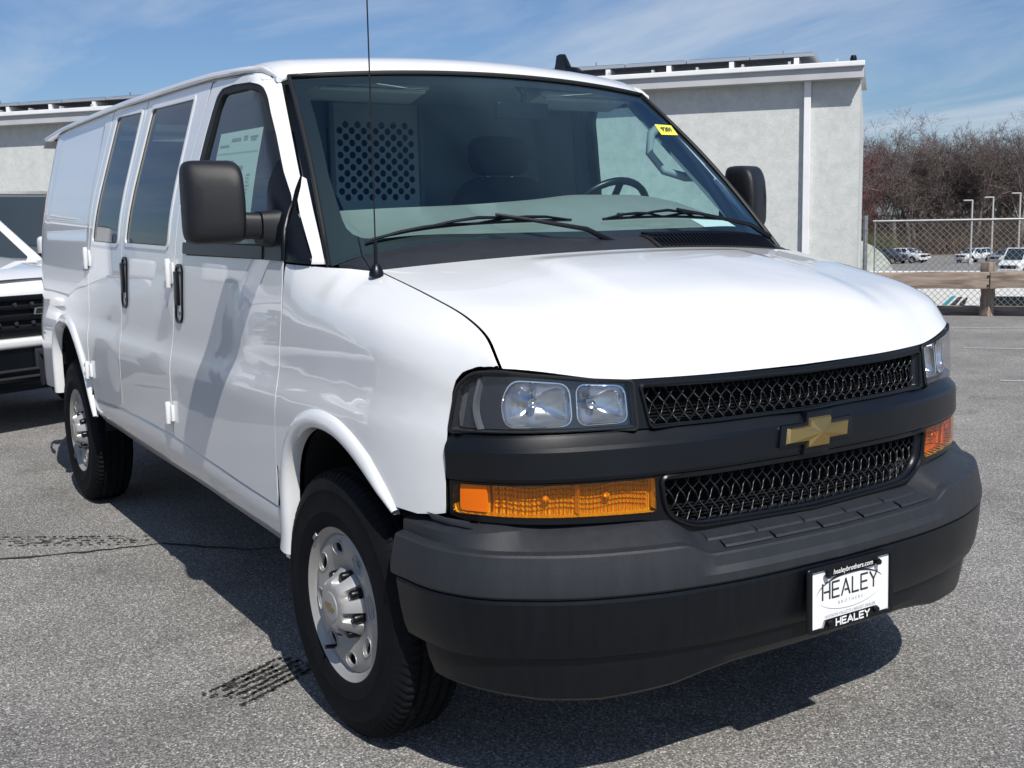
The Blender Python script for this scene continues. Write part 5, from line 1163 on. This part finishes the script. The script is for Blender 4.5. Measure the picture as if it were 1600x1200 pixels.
# ------------------------------------------------ wheels
def make_wheel():
    wh = empty('wheel'); RT = .385; wt = .122
    # tyre: lathe with shoulder blocks and grooves; y = -wt is the outer side
    N = 360; prof = []
    half = [(.215, -.098), (.222, -.108), (.240, -.117), (.262, -.1215), (.268, -.1235), (.274, -.1215), (.300, -.121), (.325, -.118), (.329, -.1195), (.333, -.1175), (.350, -.112), (.364, -.104), (.373, -.096)]
    tread = [(.379, -.090), (.383, -.078), (.384, -.066), (.375, -.063), (.375, -.054), (.3848, -.051), (.385, -.030), (.376, -.027), (.376, -.018), (.385, -.015)]
    right = [(r, -y) for r, y in (half+tread)[::-1]]
    prof = half+tread+right; rings = []
    for j in range(N):
        t = 2*math.pi*j/N; ring = []
        for i, (r, y) in enumerate(prof):
            if abs(y) > .062 and abs(y) < .106 and r > .36 and j % 4 < 2: r -= .0048
            elif abs(y) < .05 and r > .383 and j % 5 == 0: r -= .0045
            tt = t+(.012 if y > 0 else -.012)*(r > .37)
            ring.append((r*math.cos(tt), y*.87-.0155, r*math.sin(tt)))
        rings.append(ring)
    rings.append(rings[0]); MB().loft(rings, cap=False, closed=False).build('tyre', 'tyre_rubber', wh, smooth=28)
    rim = MB().lathe([(.2245, -.097), (.2250, -.105), (.2215, -.110), (.217, -.107), (.213, -.103), (.207, -.100), (.201, -.094), (.196, -.086), (.193, -.040), (.195, .0), (.200, .08), (.215, .10)], 72).build('rim', 'wheel_steel', wh, smooth=60)
    # disc with oval hand holes
    dprof = pch([.0, .085, .105, .125, .15, .175, .197], [-.080, -.080, -.082, -.090, -.097, -.099, -.090])
    def dsurf(u, v): r = np.hypot(u, v); return u, dprof(r), v
    hol = []
    for k in range(8):
        a = 2*math.pi*(k+.5)/8; cx, cz = .160*math.cos(a), .160*math.sin(a)
        hol.append([(cx+.0170*math.cos(t)*math.cos(a)-.030*math.sin(t)*math.sin(a), cz+.0170*math.cos(t)*math.sin(a)+.030*math.sin(t)*math.cos(a)) for t in np.linspace(0, 2*math.pi, 19)[:-1]])
    panel('wheel_disc', [(.197*math.cos(t), .197*math.sin(t)) for t in np.linspace(0, 2*math.pi, 73)[:-1]], dsurf, 'wheel_steel', wh, .014, holes=hol, out=(0, -1, 0), depth=.012)
    for h in hol:                                           # rolled edges of the hand holes
        pts = [tuple(float(c) for c in np.array(dsurf(np.array(q[0]), np.array(q[1]))).ravel()) for q in shrink(h, -.004)]; MB().tube(pts+[pts[0]], .0022, 6, cap=False).build('hole_lip', 'wheel_steel', wh, smooth=60)
    # fluted hub cap
    rings = []
    for y, rb0, depth_, ro in ((-.080, .104, .020, .104), (-.088, .103, .025, .103), (-.100, .095, .027, .095), (-.115, .086, .023, .086), (-.130, .077, .015, .077), (-.137, .071, .006, .071), (-.140, .062, 0, .062), (-.141, .05, 0, .05)):
        ring = []
        for k in range(128):
            t = 2*math.pi*k/128; c = math.cos(8*t); notch = max(0, c)**.55*depth_ if c > 0 else 0; ring.append(((ro-notch)*math.cos(t), y, (ro-notch)*math.sin(t)))
        rings.append(ring)
    hub = MB().loft(rings).build('hub_cap', 'hub_grey', wh, smooth=45)
    MB().lathe([(.0, -.1445), (.036, -.1445), (.042, -.1435), (.044, -.1405)], 40).build('hub_emblem', 'hub_grey', wh, smooth=40)
    t3 = [(a*.24, b*.24) for a, b in tie(1, 1)]; MB().prism(t3, lambda u, v, d: (u, d, v), -.1445, -.1465).build('emblem', 'gold', wh, smooth=0)
    for k in range(8):
        a = 2*math.pi*k/8; c = (.088*math.cos(a), 0, .088*math.sin(a))
        MB().lathe([(.0, -.118), (.007, -.118), (.010, -.115), (.0125, -.110), (.013, -.095), (.015, -.080)], 12, cen=c).build('lug_nut', 'black_plastic', wh, smooth=40)
    MB().tube([(-.05, -.085, -.170), (-.055, -.125, -.165)], [.007, .006], 8).build('valve_stem', 'black_plastic', wh)
    MB().box((-.182, -.111, .130), (.012, .008, .028), Matrix.Rotation(R(36), 3, 'Y')).build('balance_weight', 'steel_galv', wh, bevel=.002)
    MB().lathe([(0, -.02), (.16, -.02), (.16, .0), (0, .0)], 32).build('brake_disc', 'underbody', wh, smooth=40)
    return wh
wf_ = make_wheel(); wf_.parent = van; wf_.location = (0, -.876, .379); wf_.rotation_euler = (0, R(12), R(1.5))
for x, y, f in ((-3.43, -.862, 0), (0, .876, 1), (-3.43, .862, 1)):
    c = copy_tree(wf_, van); c.location = (x, y, .379); c.rotation_euler = (0, R(rng.uniform(0, 360)), R(180) if f else 0)
# ================================================================== OTHER VEHICLES
def vehicle(name, kind, paint, loc, rz, scale=1.0, near=False):
    """origin: front centre on the ground, nose towards local +x"""
    e = empty(name, loc, rz); e.scale = (scale,)*3
    K = dict(pickup=dict(L=5.7, w=1.00, hood=((0, 1.04), (-.06, 1.13), (-.25, 1.17), (-1.25, 1.27)), belt=1.27, cowl=-1.30, rf=-2.05, rr=-3.35, re=-3.55, roof=1.88, ax=(-.95, -4.62), bed=1.33, wr=.74, tyre=.40),
             suv=dict(L=4.85, w=.95, hood=((0, .95), (-.06, 1.02), (-.25, 1.06), (-1.15, 1.13)), belt=1.12, cowl=-1.20, rf=-1.95, rr=-4.30, re=-4.78, roof=1.76, ax=(-.9, -3.80), bed=None, wr=.68, tyre=.37),
             van=dict(L=5.6, w=1.0, hood=((0, 1.0), (-.06, 1.1), (-.2, 1.15), (-.75, 1.35)), belt=1.35, cowl=-.75, rf=-1.60, rr=-5.3, re=-5.5, roof=2.4, ax=(-.85, -4.4), bed=None, wr=.85, tyre=.36))[kind]
    L, w_, zb_ = K['L'], K['w'], .42
    hx = [q[0] for q in K['hood']][::-1]; hz = [q[1] for q in K['hood']][::-1]
    def top(x):
        if x > K['cowl']: return float(np.interp(x, hx, hz))
        if K['bed'] and x < K['re']: return K['bed']
        return K['belt']
    xs = sorted(set([0, -.03, -.08, -.2, -.5, -.8, -1.1, K['cowl'], K['cowl']-.3, -2, -2.6, -3.2, K['re'], K['re']-.02, -4.2, -L+.25, -L+.08, -L]), reverse=True); rings = []
    for x in [q for q in xs if q >= -L]:
        t = top(x); k = min(1, .86+.14*min(1, -x/.35)**.5)*min(1, .93+.07*min(1, (x+L)/.25)); ww = w_*k; zl = zb_+.10*max(0, 1+x/.15 if x > -.15 else 0)
        half = [(0, zl), (ww*.82, zl), (ww*.96, zl+.08), (ww, .70), (ww*.995, t-.28), (ww*.975, t-.12), (ww*.92, t-.03), (ww*.80, t), (0, t+.03)]
        rings.append([(x, y, z) for y, z in half]+[(x, -y, z) for y, z in half[-2:0:-1]])
    MB().loft(rings).build('body', paint, e, smooth=38)
    if near:
        c = K['cowl']; rr_ = []
        for x in np.linspace(-.05, c, 12):
            t = top(x)+.012; rr_.append([(x, y*w_*(.86+.06*min(1, -x/.4)), t+.035*(1-y*y)-.03*abs(y)**6+.012*(abs(y) < .55)) for y in np.linspace(-1, 1, 19)])
        MB().loft(rr_, closed=False).build('hood', paint, e, smooth=40)
    # greenhouse
    g = MB(); wb, wr, zb2, zt = w_*.93, K['wr'], K['belt']-.02, K['roof']
    cor = lambda x, y, z: (x, y, z)
    v = [cor(K['cowl'], s*wb, zb2) for s in (1, -1)]+[cor(K['re'], s*wb, zb2) for s in (1, -1)]+[cor(K['rf'], s*wr, zt-.03) for s in (1, -1)]+[cor(K['rr'], s*wr, zt-.03) for s in (1, -1)]
    g.add(v, [(0, 1, 5, 4), (3, 2, 6, 7), (1, 3, 7, 5), (2, 0, 4, 6), (4, 5, 7, 6), (0, 2, 3, 1)]); cab = g.build('cab', paint, e, bevel=.05, seg=3, smooth=40)
    MB().add([(K['rf']-.02, y*wr*.96, zt-.025+.03*(1-y*y)) for y in np.linspace(-1, 1, 7)]+[(K['rr']+.02, y*wr*.96, zt-.025+.03*(1-y*y)) for y in np.linspace(-1, 1, 7)], [(i, i+1, 8+i, 7+i) for i in range(6)]).build('roof_skin', paint, e, smooth=60)
    V = [Vector(q) for q in v]
    def pane(nm, a, b, c, d, u0, u1, v0, v1, par=e):
        def q(u, t): p = V[a].lerp(V[b], u).lerp(V[d].lerp(V[c], u), t); return p
        n = (V[b]-V[a]).cross(V[d]-V[a]).normalized(); ctr = (V[a]+V[b]+V[c]+V[d])/4
        if n.dot(ctr-Vector((K['cowl']-1.2, 0, 1.4))) < 0: n = -n
        pts = rnd([(u0, v0), (u1, v0), (u1, v1), (u0, v1)], .03, 3); m = MB(); m.add([q(*p)+n*.008 for p in pts], [tuple(range(len(pts)))]); return m.build(nm, 'dark_window', par, smooth=0)
    pane('windshield', 0, 1, 5, 4, .085, .915, .06, .93); pane('rear_window', 3, 2, 6, 7, .08, .92, .2, .9)
    cuts = dict(pickup=((.09, .47), (.52, .93)), suv=((.05, .34), (.37, .66), (.69, .95)), van=((.04, .22),))[kind]
    for a, b, c, d in ((0, 2, 6, 4), (1, 3, 7, 5)):
        for u0, u1 in cuts: pane('side_window', a, b, c, d, u0, u1, .10, .88)
    # wheels and arches
    for x in K['ax']:
        for s in (1, -1):
            MB().lathe([(0, 0), (K['tyre']+.09, 0), (K['tyre']+.09, .012), (0, .012)], 28, cen=(x, s*w_*.995 if s > 0 else -w_*.995-.012, .42)).build('wheel_arch', 'dark_void', e, smooth=0)
            wh = MB().lathe([(0, -.11), (K['tyre']*.62, -.11), (K['tyre']*.66, -.125), (K['tyre']*.93, -.12), (K['tyre'], -.09), (K['tyre'], .09), (K['tyre']*.93, .12), (0, .12)], 28, cen=(x, s*(w_-.085), K['tyre'])).build('wheel', 'tyre_rubber', e, smooth=35)
            o = MB().lathe([(0, s*.128), (K['tyre']*.2, s*.132), (K['tyre']*.55, s*.118), (K['tyre']*.62, s*.13)], 20, cen=(x, s*(w_-.085), K['tyre'])).build('rim', 'wheel_steel', wh, smooth=40)
    # face
    zg = K['hood'][0][1]
    MB().box((.0, 0, .55), (.16, w_*1.72, .30)).build('front_bumper', 'black_plastic' if near else paint, e, bevel=.05, seg=3, smooth=40)
    MB().box((.012, 0, zg-.16), (.06, w_*1.25, .30)).build('grille', 'dark_void', e, bevel=.02)
    for s in (1, -1):
        MB().box((-.015, s*w_*.74, zg-.10), (.10, w_*.24, .16)).build('headlight', 'chrome', e, bevel=.03, seg=3, smooth=40)
        mm = MB().box((K['cowl']-.30, s*(w_+.16), K['belt']+.10), (.12, .24, .22)).build('side_mirror', paint if not near else 'white_paint', e, bevel=.05, seg=3, smooth=40)
        MB().box((K['cowl']-.28, s*(w_-.0), K['belt']+.03), (.06, .16, .05)).build('mirror_arm', 'black_plastic', mm)
        MB().box((-L-.004, s*w_*.83, K['belt']-.15), (.03, w_*.14, .32)).build('tail_light', 'red_lens', e, bevel=.01)
    MB().box((-L, 0, .58), (.14, w_*1.7, .22)).build('rear_bumper', 'black_plastic', e, bevel=.04)
    if near:
        for k, z in enumerate((.80, .885, .96, 1.035)):
            MB().box((.050, 0, z), (.035, w_*1.50, .040 if k % 2 else .028)).build('grille_bar', 'black_plastic', e, bevel=.008, smooth=40)
        for z in (.845, .985):
            for y in np.linspace(-.7, .7, 11):
                MB().box((.047, y, z), (.03, .03, .03), Matrix.Rotation(R(25), 3, 'X')).build('grille_tooth', 'lamp_dark', e, bevel=.006)
        MB().prism([(a*1.25, b*1.25+.93) for a, b in tie(1, 1)], lambda a, b, d: (d, a, b), .07, .082).build('emblem', 'chrome', e, smooth=0)
        MB().prism([(a*1.08, b*1.0+.93) for a, b in tie(1, 1)], lambda a, b, d: (d, a, b), .075, .086).build('emblem_inlay', 'dark_void', e, smooth=0)
        MB().box((.035, 0, .70), (.16, w_*1.86, .075)).build('bumper_cap', paint, e, bevel=.03, seg=3, smooth=40)
        MB().box((.09, 0, .575), (.02, .34, .15)).build('plate_bracket', 'lamp_dark', e, bevel=.006)
        for y in (-.10, .10):
            for z in (.52, .63): MB().lathe([(0, 0), (.012, 0), (.012, .012), (0, .014)], 8, axis='z').build('bracket_bolt', 'chrome', e).matrix_basis = Matrix.Translation((.10, y, z)) @ Matrix.Rotation(R(90), 4, 'Y')
        for z in (.50, .445): MB().box((.06, 0, z), (.10, w_*1.5, .018)).build('lower_bar', 'lamp_dark', e, bevel=.005)
        MB().box((.0, 0, .38), (.12, w_*1.6, .10)).build('air_dam', 'black_plastic', e, bevel=.03)
    return e
tag(vehicle('pickup_truck', 'pickup', 'white_paint', (-5.87, -.66, 0), R(23), .945, True), 'white pickup truck with black barred grille parked behind the van', 'pickup truck')
tag(vehicle('pickup_truck', 'pickup', 'grey_paint', (-8.72, .86, 0), R(18), 1.0), 'grey pickup truck beyond the white pickup, mostly hidden by the van', 'pickup truck')
# cars in the lower lot
def far(nm, kind, paint, D, l, head, label):
    x, y = gp(D, l); rz = math.atan2(-GD[1], -GD[0])+R(head)
    tag(vehicle(nm, kind, paint, (x, y, float(ground_z(D, l))), rz), label, 'van' if kind == 'van' else 'pickup truck' if kind == 'pickup' else 'SUV', 'vehicles in the lower lot')
far('parked_pickup', 'pickup', 'dark_paint', 138, 48.2, 38, 'dark pickup at the left end of the far cars beyond the fence')
far('parked_pickup', 'pickup', 'white_paint', 139, 50.9, 40, 'white pickup in front of the left group of far cars')
far('parked_car', 'suv', 'white_paint', 144, 53.2, 42, 'white SUV at the right of the left group of far cars')
far('parked_car', 'suv', 'white_paint', 136, 54.2, -62, 'white SUV leftmost in the right group of far cars')
far('parked_car', 'suv', 'navy_paint', 131, 56.0, -62, 'dark navy SUV in the right group of far cars')
far('parked_car', 'suv', 'silver_paint', 124, 53.2, -55, 'silver SUV in front of the navy one beyond the fence')
far('parked_van', 'van', 'white_paint', 92, 40.6, -48, 'white van at the right edge beyond the fence')
# the rest of the row beside the white pickup: outside the frame, seen as reflections in the flank of the van
for (nm, kind, paint, x, y, near, lab) in (('parked_pickup', 'pickup', 'white_paint', -4.97, -3.45, True, 'white pickup next in the row, reflected in the front fender of the van'), ('parked_car', 'suv', 'dark_paint', -4.1, -6.2, False, 'dark SUV in the row, reflected in the doors of the van'),
                                           ('parked_car', 'suv', 'silver_paint', -3.2, -9.0, False, 'silver SUV farther along the row, reflected in the van'), ('parked_pickup', 'pickup', 'navy_paint', -2.3, -11.9, False, 'navy pickup at the end of the row, reflected in the van')):
    tag(vehicle(nm, kind, paint, (x, y, 0), R(18), .97, near), lab, 'SUV' if kind == 'suv' else 'pickup truck', 'row beside the white pickup')
